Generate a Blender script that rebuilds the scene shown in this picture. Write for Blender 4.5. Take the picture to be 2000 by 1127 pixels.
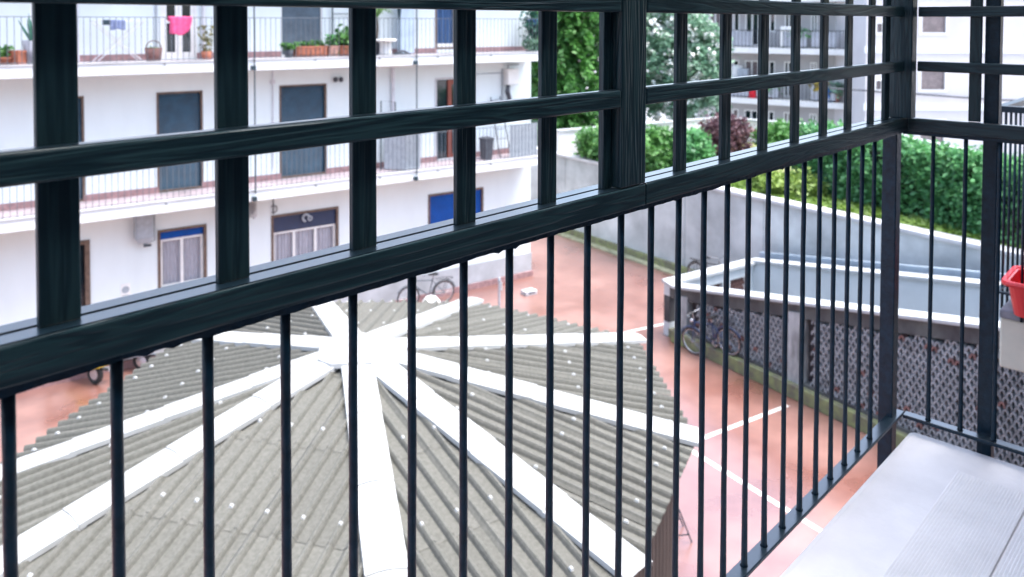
import bpy, bmesh, math, random
import numpy as np
from mathutils import Vector, Matrix
random.seed(7); rng=np.random.default_rng(7)
for o in list(bpy.data.objects): bpy.data.objects.remove(o)
S=bpy.context.scene; COL=S.collection
PI=math.pi
# ------------------------------------------------------------------ camera
FPX,CY,YAW,PITCH,ROLL=1599.25,91.36,.7533,-.0321,.0029
EZ=7.95
EYE=np.array([0,0,EZ])
_f=np.array([math.cos(YAW)*math.cos(PITCH),math.sin(YAW)*math.cos(PITCH),math.sin(PITCH)])
_r0=np.array([math.sin(YAW),-math.cos(YAW),0.]); _u0=np.cross(_r0,_f)
_r=math.cos(ROLL)*_r0+math.sin(ROLL)*_u0; _u=-math.sin(ROLL)*_r0+math.cos(ROLL)*_u0
cd=bpy.data.cameras.new('camera'); cam=bpy.data.objects.new('camera',cd); COL.objects.link(cam)
cam.matrix_world=Matrix(((_r[0],_u[0],-_f[0],0),(_r[1],_u[1],-_f[1],0),(_r[2],_u[2],-_f[2],EZ),(0,0,0,1)))
cd.sensor_width=36; cd.sensor_fit='HORIZONTAL'; cd.lens=36*FPX/2000; cd.shift_y=(CY-563.5)/2000
cd.clip_start=.05; cd.clip_end=3000
cd.dof.use_dof=True; cd.dof.focus_distance=1.55; cd.dof.aperture_fstop=5.6
S.camera=cam
S.render.resolution_x=1024; S.render.resolution_y=577
# ------------------------------------------------------------------ sky, sun, exposure
SUN_EL,SUN_AZ=math.radians(72),math.radians(-52)      # direction the light comes from (azimuth from +X)
W=bpy.data.worlds.new('World'); S.world=W; W.use_nodes=True
nt=W.node_tree; nt.nodes.clear()
sky=nt.nodes.new('ShaderNodeTexSky'); sky.sky_type='NISHITA'; sky.sun_disc=False
sky.sun_elevation=SUN_EL; sky.sun_rotation=math.radians(90)-SUN_AZ; sky.air_density=1.0; sky.dust_density=4.0; sky.ozone_density=1.0
hs=nt.nodes.new('ShaderNodeHueSaturation'); hs.inputs['Saturation'].default_value=.95
bg=nt.nodes.new('ShaderNodeBackground'); bg.inputs['Strength'].default_value=.15
wo=nt.nodes.new('ShaderNodeOutputWorld')
nt.links.new(sky.outputs[0],hs.inputs['Color']); nt.links.new(hs.outputs[0],bg.inputs['Color']); nt.links.new(bg.outputs[0],wo.inputs[0])
sl=bpy.data.lights.new('sun','SUN'); sl.energy=1.1; sl.angle=math.radians(40); sl.color=(.96,.99,1.0)
so=bpy.data.objects.new('sun',sl); COL.objects.link(so)
sd=Vector((math.cos(SUN_EL)*math.cos(SUN_AZ),math.cos(SUN_EL)*math.sin(SUN_AZ),math.sin(SUN_EL)))
so.rotation_euler=sd.to_track_quat('Z','Y').to_euler(); so.location=(0,0,40)
S.view_settings.view_transform='Standard'; S.view_settings.look='None'; S.view_settings.gamma=1
S.view_settings.exposure=2.12
S.render.engine='CYCLES'
# ------------------------------------------------------------------ pixel helpers (direction only; depth comes from the surface touched)
def ray(x,y): return _f+_r*(x-1000)/FPX-_u*(y-CY)/FPX
def at(x,y,z):
    d=ray(x,y); return EYE+d*((z-EZ)/d[2])
def on(x,y,p0,n):
    d=ray(x,y); p0=np.array(list(p0)+[0]*(3-len(p0)),float); n=np.array(list(n)+[0]*(3-len(n)),float)
    return EYE+d*(((p0-EYE)@n)/(d@n))
# ------------------------------------------------------------------ materials
MATS={}
def mat(name,col,rough=.7,var=.12,scale=6.,bump=0.,bscale=None,metal=0.,stretch=None,spec=.5,obj_rand=0.,col2=None,coat=0.,detail=4.):
    if name in MATS: return MATS[name]
    m=bpy.data.materials.new(name); m.use_nodes=True; t=m.node_tree; b=t.nodes['Principled BSDF']; L=t.links.new
    b.inputs['Roughness'].default_value=rough; b.inputs['Metallic'].default_value=metal; b.inputs['Specular IOR Level'].default_value=spec
    b.inputs['Coat Weight'].default_value=coat; b.inputs['Coat Roughness'].default_value=.2
    tc=t.nodes.new('ShaderNodeTexCoord'); mp=t.nodes.new('ShaderNodeMapping'); L(tc.outputs['Object'],mp.inputs[0])
    if stretch: mp.inputs['Scale'].default_value=stretch
    nz=t.nodes.new('ShaderNodeTexNoise'); nz.inputs['Scale'].default_value=scale; nz.inputs['Detail'].default_value=detail; nz.inputs['Roughness'].default_value=.6; L(mp.outputs[0],nz.inputs['Vector'])
    mx=t.nodes.new('ShaderNodeMix'); mx.data_type='RGBA'
    c=np.array(col); c2=np.array(col2) if col2 is not None else np.clip(c*(1-2.2*var),0,1)
    mx.inputs[6].default_value=(*c2,1); mx.inputs[7].default_value=(*np.clip(c*(1+var),0,1),1)
    rp=t.nodes.new('ShaderNodeMapRange'); rp.inputs['From Min'].default_value=.32; rp.inputs['From Max'].default_value=.66; L(nz.outputs[0],rp.inputs[0])
    L(rp.outputs[0],mx.inputs[0]); out=mx.outputs[2]
    if obj_rand:
        oi=t.nodes.new('ShaderNodeObjectInfo'); h=t.nodes.new('ShaderNodeHueSaturation')
        r2=t.nodes.new('ShaderNodeMapRange'); r2.inputs['To Min'].default_value=1-obj_rand; r2.inputs['To Max'].default_value=1+obj_rand
        L(oi.outputs['Random'],r2.inputs[0]); L(r2.outputs[0],h.inputs['Value']); L(out,h.inputs['Color']); out=h.outputs[0]
    L(out,b.inputs['Base Color'])
    if bump:
        n2=t.nodes.new('ShaderNodeTexNoise'); n2.inputs['Scale'].default_value=bscale or scale*5; n2.inputs['Detail'].default_value=5; L(mp.outputs[0],n2.inputs['Vector'])
        bp=t.nodes.new('ShaderNodeBump'); bp.inputs['Strength'].default_value=bump; bp.inputs['Distance'].default_value=.01; L(n2.outputs[0],bp.inputs['Height']); L(bp.outputs[0],b.inputs['Normal'])
    MATS[name]=m; return m
def wood(name,axis,col=(.014,.038,.045),dark=(.003,.0135,.020)):
    m=bpy.data.materials.new(name); m.use_nodes=True; t=m.node_tree; b=t.nodes['Principled BSDF']; L=t.links.new
    tc=t.nodes.new('ShaderNodeTexCoord'); mp=t.nodes.new('ShaderNodeMapping'); L(tc.outputs['Object'],mp.inputs[0])
    sc=[1,1,1]; sc['xyz'.index(axis)]=.055; mp.inputs['Scale'].default_value=sc
    nz=t.nodes.new('ShaderNodeTexNoise'); nz.inputs['Scale'].default_value=28; nz.inputs['Detail'].default_value=3; nz.inputs['Distortion'].default_value=.6; L(mp.outputs[0],nz.inputs['Vector'])
    ml=t.nodes.new('ShaderNodeMath'); ml.operation='MULTIPLY'; ml.inputs[1].default_value=13; L(nz.outputs[0],ml.inputs[0])
    sn=t.nodes.new('ShaderNodeMath'); sn.operation='SINE'; ml2=t.nodes.new('ShaderNodeMath'); ml2.operation='MULTIPLY'; ml2.inputs[1].default_value=4.2; L(ml.outputs[0],ml2.inputs[0]); L(ml2.outputs[0],sn.inputs[0])
    fn=t.nodes.new('ShaderNodeTexNoise'); fn.inputs['Scale'].default_value=300; fn.inputs['Detail'].default_value=2; L(mp.outputs[0],fn.inputs['Vector'])
    ad=t.nodes.new('ShaderNodeMath'); ad.operation='MULTIPLY_ADD'; ad.inputs[1].default_value=1.6; L(fn.outputs[0],ad.inputs[0]); L(sn.outputs[0],ad.inputs[2])
    mr=t.nodes.new('ShaderNodeMapRange'); mr.inputs['From Min'].default_value=-.6; mr.inputs['From Max'].default_value=2.2; L(ad.outputs[0],mr.inputs[0])
    mx=t.nodes.new('ShaderNodeMix'); mx.data_type='RGBA'; mx.inputs[6].default_value=(*dark,1); mx.inputs[7].default_value=(*col,1); L(mr.outputs[0],mx.inputs[0]); L(mx.outputs[2],b.inputs['Base Color'])
    b.inputs['Roughness'].default_value=.36; b.inputs['Specular IOR Level'].default_value=.35
    bp=t.nodes.new('ShaderNodeBump'); bp.inputs['Strength'].default_value=.6; bp.inputs['Distance'].default_value=.0015; L(mr.outputs[0],bp.inputs['Height']); L(bp.outputs[0],b.inputs['Normal'])
    return m
def leafmat(name,c1,c2,trans=.3,rough=.5):
    m=bpy.data.materials.new(name); m.use_nodes=True; t=m.node_tree; b=t.nodes['Principled BSDF']; L=t.links.new
    at_=t.nodes.new('ShaderNodeAttribute'); at_.attribute_name='v'
    mx=t.nodes.new('ShaderNodeMix'); mx.data_type='RGBA'; mx.inputs[6].default_value=(*c1,1); mx.inputs[7].default_value=(*c2,1); L(at_.outputs['Fac'],mx.inputs[0])
    L(mx.outputs[2],b.inputs['Base Color']); b.inputs['Roughness'].default_value=rough
    tr=t.nodes.new('ShaderNodeBsdfTranslucent'); L(mx.outputs[2],tr.inputs[0]); ms=t.nodes.new('ShaderNodeMixShader'); ms.inputs[0].default_value=trans
    L(b.outputs[0],ms.inputs[1]); L(tr.outputs[0],ms.inputs[2]); L(ms.outputs[0],t.nodes['Material Output'].inputs[0])
    return m
# ------------------------------------------------------------------ geometry helpers
class G:
    def __init__(s): s.v=[]; s.f=[]
    def quad(s,a,b,c,d): n=len(s.v); s.v+=[tuple(a),tuple(b),tuple(c),tuple(d)]; s.f.append((n,n+1,n+2,n+3)); return s
    def box(s,x0,x1,y0,y1,z0,z1):
        n=len(s.v); s.v+=[(x,y,z) for z in (z0,z1) for y in (y0,y1) for x in (x0,x1)]
        for q in ((0,2,3,1),(4,5,7,6),(0,1,5,4),(1,3,7,5),(3,2,6,7),(2,0,4,6)): s.f.append(tuple(n+i for i in q))
        return s
    def tube(s,pts,r,n=8,caps=True):
        pts=[Vector(p) for p in pts]; rs=r if isinstance(r,(list,tuple)) else [r]*len(pts)
        b0=len(s.v); prev=None
        for i,p in enumerate(pts):
            d=((pts[i+1] if i+1<len(pts) else p)-(pts[i-1] if i else p)).normalized()
            if prev is None:
                up=Vector((0,0,1)) if abs(d.z)<.9 else Vector((1,0,0)); a=d.cross(up).normalized()
            else: a=(prev-d*prev.dot(d)).normalized()
            prev=a; b=d.cross(a)
            for k in range(n):
                t=2*PI*k/n; s.v.append(tuple(p+a*rs[i]*math.cos(t)+b*rs[i]*math.sin(t)))
        for i in range(len(pts)-1):
            for k in range(n):
                k2=(k+1)%n; s.f.append((b0+i*n+k,b0+i*n+k2,b0+(i+1)*n+k2,b0+(i+1)*n+k))
        if caps: s.f.append(tuple(b0+k for k in range(n))[::-1]); s.f.append(tuple(b0+(len(pts)-1)*n+k for k in range(n)))
        return s
    def lathe(s,prof,n=16,c=(0,0,0)):
        b0=len(s.v)
        for r,z in prof:
            for k in range(n): t=2*PI*k/n; s.v.append((c[0]+r*math.cos(t),c[1]+r*math.sin(t),c[2]+z))
        for i in range(len(prof)-1):
            for k in range(n): k2=(k+1)%n; s.f.append((b0+i*n+k,b0+i*n+k2,b0+(i+1)*n+k2,b0+(i+1)*n+k))
        return s
    def torus(s,c,R,r,ax='y',n=28,m=8,a0=0,a1=2*PI):
        full=abs(a1-a0-2*PI)<1e-6; b0=len(s.v); N=n if full else n+1
        for i in range(N):
            t=a0+(a1-a0)*i/n
            for j in range(m):
                p=2*PI*j/m; q=R+r*math.cos(p); w=r*math.sin(p)
                P={'y':(q*math.cos(t),w,q*math.sin(t)),'x':(w,q*math.cos(t),q*math.sin(t)),'z':(q*math.cos(t),q*math.sin(t),w)}[ax]
                s.v.append((c[0]+P[0],c[1]+P[1],c[2]+P[2]))
        for i in range(n):
            i2=(i+1)%N
            for j in range(m): j2=(j+1)%m; s.f.append((b0+i*m+j,b0+i2*m+j,b0+i2*m+j2,b0+i*m+j2))
        return s
    def prism(s,poly,z0,z1):
        n=len(poly); b=len(s.v); s.v+=[(p[0],p[1],z0) for p in poly]+[(p[0],p[1],z1) for p in poly]
        s.f.append(tuple(range(b,b+n))[::-1]); s.f.append(tuple(range(b+n,b+2*n)))
        for i in range(n): j=(i+1)%n; s.f.append((b+i,b+j,b+n+j,b+n+i))
        return s
    def hexa(s,p8):   # 8 points: bottom 4 (ccw), top 4
        n=len(s.v); s.v+=[tuple(p) for p in p8]
        for q in ((3,2,1,0),(4,5,6,7),(0,1,5,4),(1,2,6,5),(2,3,7,6),(3,0,4,7)): s.f.append(tuple(n+i for i in q))
        return s
    def mesh(s,name,smooth=False):
        me=bpy.data.meshes.new(name); me.from_pydata(s.v,[],s.f); me.update()
        bm=bmesh.new(); bm.from_mesh(me); bmesh.ops.recalc_face_normals(bm,faces=bm.faces); bm.to_mesh(me); bm.free()
        if smooth:
            for p in me.polygons: p.use_smooth=True
        return me
def obj(name,g,m,parent=None,loc=None,smooth=False,bevel=0,rot=None,kind=None):
    me=g if isinstance(g,bpy.types.Mesh) else g.mesh(name,smooth)
    o=bpy.data.objects.new(name,me); COL.objects.link(o)
    if m and not me.materials: me.materials.append(m)
    if parent: o.parent=parent
    if loc is not None: o.location=loc
    if rot is not None: o.rotation_euler=rot
    if bevel:
        b=o.modifiers.new('bevel','BEVEL'); b.width=bevel; b.segments=2; b.limit_method='ANGLE'
    if kind: o['kind']=kind
    return o
def thing(name,label,cat,loc=(0,0,0),rz=0,group=None):
    o=bpy.data.objects.new(name,None); COL.objects.link(o); o.location=loc; o.rotation_euler=(0,0,rz); o.empty_display_size=.1
    o['label']=label; o['category']=cat
    if group: o['group']=group
    return o
def tag(o,label,cat,group=None):
    o['label']=label; o['category']=cat
    if group: o['group']=group
    return o
def struct(name,g,m,**k):
    o=obj(name,g,m,**k); o['kind']='structure'; return o
def copy_tree(o,parent=None):
    c=o.copy(); COL.objects.link(c); c.parent=parent
    for ch in o.children: copy_tree(ch,c)
    return c
def loc2(root,p):   # world -> root local (rotation about z only)
    a=-root.rotation_euler[2]; d=np.array(p,float)-np.array(root.location)
    return np.array([d[0]*math.cos(a)-d[1]*math.sin(a),d[0]*math.sin(a)+d[1]*math.cos(a),d[2]])
def leaves(name,pts,size,m,parent=None,aspect=1.7,up=.4,clump=None,kind=None,droop=0):
    pts=np.asarray(pts,float); n=len(pts)
    nr=rng.normal(size=(n,3)); nr[:,2]=np.abs(nr[:,2])+up; nr/=np.linalg.norm(nr,axis=1)[:,None]
    t=rng.normal(size=(n,3)); t[:,2]-=droop; t-=nr*(t*nr).sum(1)[:,None]; t/=np.linalg.norm(t,axis=1)[:,None]+1e-9
    b=np.cross(nr,t); s=size*(.6+.8*rng.random(n))[:,None]
    V=np.empty((n,4,3)); V[:,0]=pts-t*s*.5*aspect; V[:,1]=pts+b*s*.5+nr*s*.12; V[:,2]=pts+t*s*.5*aspect; V[:,3]=pts-b*s*.5+nr*s*.12
    me=bpy.data.meshes.new(name); me.vertices.add(4*n); me.vertices.foreach_set('co',V.reshape(-1))
    me.loops.add(4*n); me.loops.foreach_set('vertex_index',np.arange(4*n)); me.polygons.add(n)
    me.polygons.foreach_set('loop_start',np.arange(0,4*n,4)); me.update(calc_edges=True); me.validate()
    a=me.attributes.new('v','FLOAT','FACE'); v=rng.random(n) if clump is None else np.clip(.65*np.asarray(clump)+.35*rng.random(n),0,1)
    a.data.foreach_set('value',v.astype(np.float32))
    return obj(name,me,m,parent,kind=kind)
# ------------------------------------------------------------------ palette
M_BLACK=mat('dark_green_iron',(.004,.020,.036),.34,.2,40,bump=.2,bscale=90,coat=.0,spec=.28)
M_WET=mat('wet_top_paint',(.004,.014,.022),.30,.15,30,spec=.9,coat=.6,bump=.05,bscale=14)
M_WOODX=wood('stained_wood_x','x'); M_WOODY=wood('stained_wood_y','y'); M_WOODZ=wood('stained_wood_z','z')
M_WHITE=mat('white_plaster',(.705,.775,.785),.85,.045,.6,stretch=(1,1,.3),detail=8.,bump=.12,bscale=30)
M_SLAB=mat('slab_paint',(.75,.79,.80),.8,.04,1.2)
M_TILE=mat('red_tile',(.33,.20,.20),.5,.15,8)
M_BFLOOR=mat('balcony_tiles',(.50,.42,.44),.5,.12,5)
M_SHUT=mat('blue_grey_shutter',(.016,.068,.115),.35,.12,5)
M_SHUT2=mat('grey_shutter',(.075,.115,.155),.5,.1,5)
M_BLUE=mat('bright_blue_shutter',(.0005,.07,.32),.5,.08,4,spec=.2)
M_NAVY=mat('navy_blind',(.006,.022,.075),.4,.1,4)
M_BROWN=mat('brown_frame',(.15,.10,.075),.5,.2,10)
M_WFRAME=mat('white_frame',(.78,.78,.76),.4,.04,4)
M_GLASS=mat('dark_glass',(.012,.022,.03),.06,.1,2,spec=.8)
M_CURT=mat('net_curtain',(.42,.42,.47),.8,.1,12,stretch=(4,4,.4))
M_GREYM=mat('grey_metal',(.36,.40,.44),.45,.08,8,metal=.0)
M_DGREY=mat('dark_grey_plastic',(.06,.065,.08),.5,.15,8)
M_ROD=mat('teal_rod',(.02,.045,.06),.5,.15,8)
M_THIN=mat('thin_grey_rail',(.13,.15,.17),.5,.15,8)
M_CONC=mat('concrete',(.52,.53,.55),.8,.10,1.3,bump=.3,bscale=25)
M_COPE=mat('coping_concrete',(.41,.435,.45),.75,.06,2.5,bump=.2,bscale=30)
M_WALLP=mat('pale_wall',(.74,.73,.74),.85,.05,.6)
M_TERRA=mat('terracotta',(.42,.15,.09),.7,.15,8)
M_LEAF=leafmat('leaf_hedge',(.028,.13,.055),(.17,.45,.16))
M_LEAF2=leafmat('leaf_bright',(.03,.12,.03),(.14,.34,.085))
M_CONI=leafmat('leaf_conifer',(.012,.075,.022),(.11,.31,.06),.3)
M_PALE=leafmat('leaf_pale',(.06,.17,.10),(.28,.46,.32))
M_PURP=leafmat('leaf_purple',(.05,.025,.035),(.17,.085,.10))
M_FLOW=mat('white_blossom',(.85,.86,.84),.7,.05,5)
M_BARK=mat('bark',(.09,.07,.055),.9,.3,6,bump=.5)
# ------------------------------------------------------------------ ground
def ground_mat():
    m=bpy.data.materials.new('wet_red_paving'); m.use_nodes=True; t=m.node_tree; b=t.nodes['Principled BSDF']; L=t.links.new
    tc=t.nodes.new('ShaderNodeTexCoord')
    def noise(s,d=4):
        n=t.nodes.new('ShaderNodeTexNoise'); n.inputs['Scale'].default_value=s; n.inputs['Detail'].default_value=d; L(tc.outputs['Object'],n.inputs['Vector']); return n
    a=noise(.55); c=noise(3.5); d=noise(60,2)
    mx=t.nodes.new('ShaderNodeMix'); mx.data_type='RGBA'; mx.inputs[6].default_value=(.225,.092,.068,1); mx.inputs[7].default_value=(.35,.18,.145,1)
    r=t.nodes.new('ShaderNodeMapRange'); r.inputs['From Min'].default_value=.35; r.inputs['From Max'].default_value=.65; L(a.outputs[0],r.inputs[0]); L(r.outputs[0],mx.inputs[0])
    m2=t.nodes.new('ShaderNodeMix'); m2.data_type='RGBA'; m2.blend_type='MULTIPLY'; m2.inputs[0].default_value=.35; L(mx.outputs[2],m2.inputs[6]); L(c.outputs[0],m2.inputs[7])
    L(m2.outputs[2],b.inputs['Base Color'])
    r2=t.nodes.new('ShaderNodeMapRange'); r2.inputs['From Min'].default_value=.38; r2.inputs['From Max'].default_value=.62; r2.inputs['To Min'].default_value=.26; r2.inputs['To Max'].default_value=.48; L(a.outputs[0],r2.inputs[0]); L(r2.outputs[0],b.inputs['Roughness'])
    bp=t.nodes.new('ShaderNodeBump'); bp.inputs['Strength'].default_value=.08; bp.inputs['Distance'].default_value=.01; L(d.outputs[0],bp.inputs['Height']); L(bp.outputs[0],b.inputs['Normal'])
    b.inputs['Specular IOR Level'].default_value=1.0; b.inputs['Coat Weight'].default_value=1.0; b.inputs['Coat Roughness'].default_value=.24; b.inputs['Coat IOR'].default_value=1.6
    return m
def ground_mesh():
    a,b=at(1320,665,0),at(1689,838,0); d=(b-a)/np.linalg.norm(b-a); n=np.array([d[1],-d[0],0])
    c,e=at(1110,457,0),at(1300,522,0); rd=(e-c)/np.linalg.norm(e-c); q=at(1460,507,1.38)
    i0=a-n*.23+d*.2; i1=a+d*11.4-n*.23; i2=q+rd*12.9; i3=q+rd*.05
    I=[i1,i2,i3,i0]; O_=[(600,-600),(600,600),(-600,600),(-600,-600)]
    g=G(); g.v=[(p[0],p[1],0) for p in O_]+[(p[0],p[1],0) for p in I]
    g.f=[(k,(k+1)%4,4+(k+1)%4,4+k) for k in range(4)]
    return g
GR=struct('courtyard_ground',ground_mesh(),ground_mat())
M_LINE=mat('white_line_paint',(.72,.70,.68),.4,.12,9)
def line(p,q,w=.1):
    p=np.array(p[:2]);q=np.array(q[:2]); d=(q-p)/np.linalg.norm(q-p); n=np.array([-d[1],d[0]])*w/2; z=.004
    obj('painted_line',G().quad((*(p-n),z),(*(q-n),z),(*(q+n),z),(*(p+n),z)),M_LINE,GR)
line(at(1300,884,0),at(1539,792,0)); line(at(1330,868,0),at(1640,1060,0)); line(at(1215,651,0),at(1300,632,0))
# manhole covers / drain box by the building corner
# ================================================================== opposite apartment building
FA=math.radians(-10.8); FE=np.array([math.cos(FA),math.sin(FA),0]); FN=np.array([math.sin(FA),-math.cos(FA),0])
Z1,Z2=EZ-4.3,EZ-1.2; ST=.25; Z3=Z2+3.1; REC=1.0
P0=at(527,389.7,Z1); W0=P0-FN*REC; W0[2]=0
BLD=thing('apartment_building','long white plastered apartment block with two open balcony storeys across the courtyard','building',tuple(W0),FA)
def fl(px,py,off=0.): return loc2(BLD,on(px,py,W0+FN*off,FN))
def fs(px,off=0.,py=300): return fl(px,py,off)[0]
def fxy(s,off,z): p=W0+FE*s+FN*off; return (p[0],p[1],z)
S_L=-26.; S_R=fs(1036,0,400)
def wall_holes(s0,s1,z0,z1,holes,dep=.16):
    g=G(); xs=sorted({s0,s1,*[h[0] for h in holes],*[h[1] for h in holes]}); zs=sorted({z0,z1,*[h[2] for h in holes],*[h[3] for h in holes]})
    for a,b in zip(xs[:-1],xs[1:]):
        for c,d in zip(zs[:-1],zs[1:]):
            mx,mz=(a+b)/2,(c+d)/2
            if any(h[0]<mx<h[1] and h[2]<mz<h[3] for h in holes): continue
            g.quad((a,0,c),(b,0,c),(b,0,d),(a,0,d))
    for a,b,c,d in holes:
        g.quad((a,0,c),(a,dep,c),(a,dep,d),(a,0,d)); g.quad((b,0,c),(b,dep,c),(b,dep,d),(b,0,d))
        g.quad((a,0,d),(b,0,d),(b,dep,d),(a,dep,d)); g.quad((a,0,c),(b,0,c),(b,dep,c),(a,dep,c))
    return g
def rect(x0,x1,yt,yb,off=0.):
    xm=(x0+x1)/2; return [fs(x0,off,(yt+yb)/2),fs(x1,off,(yt+yb)/2),fl(xm,yb,off)[2],fl(xm,yt,off)[2]]
# openings  (s0,s1,z0,z1,kind)
F1=Z1+ST; F2=Z2+ST
op=[]
def O(x0,x1,yt,yb,kind,z0=None,z1=None):
    r=rect(x0,x1,yt,yb); 
    if z0 is not None: r[2]=z0
    if z1 is not None: r[3]=z1
    op.append((*r,kind)); return r
# ground floor
r=O(312,400,447,558,'curtain2'); O(533,658,415,530,'curtain3',r[2]-.0); O(839,941,376,480,'blue',r[2]); O(90,171,478,600,'gdoor',.12)
# first floor
O(309,394,181,372,'shutter',F1+.02); O(548,636,167,345,'shutter',F1+.02); O(853,905,155,310,'reddoor',F1+.02); O(80,162,192,380,'shutter',F1+.02)
# second floor
T2=F2+2.25
O(314,384,20,105,'french',F2+.05,T2); O(549,630,20,98,'grey',F2+.03,T2); O(852,888,20,92,'curtdoor',F2+.16,T2); O(60,125,20,120,'french',F2+.05,T2)
# left, outside the frame: the same rhythm
for k in range(3):
    s=-12.5-4.2*k; op.append((s,s+1.15,F1+.02,F1+2.3,'shutter')); op.append((s,s+1.15,F2+.02,F2+2.3,'grey')); op.append((s,s+1.1,.95,2.5,'curtain2'))
holes=[o_[:4] for o_ in op]
obj('wall',wall_holes(S_L,S_R,0,13.4,holes),M_WHITE,BLD)
g=G(); g.quad((S_R,0,0),(S_R,9,0),(S_R,9,13.4),(S_R,0,13.4)); g.quad((S_L,0,0),(S_L,9,0),(S_L,9,13.4),(S_L,0,13.4)); g.quad((S_L,9,0),(S_R,9,0),(S_R,9,13.4),(S_L,9,13.4))
obj('side_wall',g,M_WHITE,BLD)
obj('roof',G().box(S_L-.3,S_R+.4,-1.1,9.3,13.4,13.65),M_SLAB,BLD)
obj('dado_band',G().box(S_L,S_R+.03,-.03,0.002,0.16,.72),mat('grey_dado',(.42,.44,.46),.8,.08,2),BLD)
obj('red_kerb',G().box(S_L,S_R+.05,-.10,-.002,0,.16),M_TILE,BLD)
obj('interior_backing',G().box(S_L+.1,S_R-.1,.5,.56,.1,13),mat('dark_room',(.03,.03,.035),.9),BLD)
S_SLR=fs(1066,REC,320)
for zz in (Z1,Z2,Z3):
    sb=obj('balcony_slab',G().box(S_L,S_SLR,-REC,-.003,zz,zz+ST),M_SLAB,BLD,bevel=.012)
    obj('slab_lip',G().box(S_L,S_SLR+.03,-REC-.03,-REC+.12,zz+ST,zz+ST+.03),M_CONC,sb)
    obj('floor_tiles',G().box(S_L,S_SLR-.02,-REC+.121,-.021,zz+ST,zz+ST+.012),M_BFLOOR,sb)
    # skirting pieces between doors
    hs_=sorted([(h[0],h[1]) for h in holes if zz+ST-.1<h[2]<zz+ST+.3]); a=S_L
    for h0,h1 in hs_+[(S_R,S_R)]:
        if h0-a>.05: obj('skirting',G().box(a,h0,-.02,-.002,zz+ST+.001,zz+ST+.16),M_TILE,BLD)
        a=h1
    # rebar stubs / drip nails under the lip
    k=S_L+.9
    while k<S_SLR:
        obj('drain_spout',G().tube([(k,-REC+.02,zz+ST-.03),(k,-REC-.08,zz+ST-.05)],.012,6),M_ROD,sb); k+=1.75
# balcony railings of the two storeys in view
bal=G().tube([(0,0,0),(0,0,.97)],.0065,5).mesh('baluster'); bal.materials.append(M_THIN)
for zz,sr in ((Z1,S_SLR-.05),(Z2,S_SLR-.05)):
    zt=zz+ST
    rl=obj('railing',G().box(S_L,sr,-REC+.035,-REC+.06,zt+.99,zt+1.005).box(S_L,sr,-REC+.04,-REC+.056,zt+.055,zt+.067),M_THIN,BLD)
    k=fs(-40,REC)
    while k<sr: obj('baluster',bal,None,rl,(k,-REC+.048,zt+.03)); k+=.125
    # side return
    obj('railing_return',G().box(sr-.01,sr+.005,-REC+.06,0,zt+.99,zt+1.003),M_THIN,rl)
    k=-REC+.15
    while k<-.05: obj('baluster',bal,None,rl,(sr,k,zt+.03)); k+=.125
def shutter_mesh(a,b,c,d,y):
    g=G(); z=c; h=.052
    while z<d-.01:
        t=min(h,d-z); g.hexa([(a,y,z),(b,y,z),(b,y+.02,z),(a,y+.02,z),(a,y-.008,z+t*.5),(b,y-.008,z+t*.5),(b,y+.02,z+t*.5),(a,y+.02,z+t*.5)])
        g.hexa([(a,y-.008,z+t*.5),(b,y-.008,z+t*.5),(b,y+.02,z+t*.5),(a,y+.02,z+t*.5),(a,y+.004,z+t*.93),(b,y+.004,z+t*.93),(b,y+.02,z+t*.93),(a,y+.02,z+t*.93)]); z+=h
    return g
def curtain(a,b,c,d,y):
    g=G(); n=40; b0=0
    for i in range(n+1):
        t=i/n; x=a+(b-a)*t; w=.018*math.sin(t*2*PI*(b-a)/.09)+.006*math.sin(t*61)
        g.v+=[(x,y+w,c),(x,y+w*.6,d)]
    for i in range(n): g.f.append((2*i,2*i+2,2*i+3,2*i+1))
    return g
def frame_bars(a,b,c,d,y0,y1,w,mull=(),trans=()):
    g=G().box(a,a+w,y0,y1,c,d).box(b-w,b,y0,y1,c,d).box(a+w,b-w,y0,y1,d-w,d).box(a+w,b-w,y0,y1,c,c+w)
    for m_ in mull: g.box(m_-w*.6,m_+w*.6,y0+.002,y1-.002,c+w,d-w)
    for t_ in trans: g.box(a+w,b-w,y0+.004,y1-.004,t_-w*.5,t_+w*.5)
    return g
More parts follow.
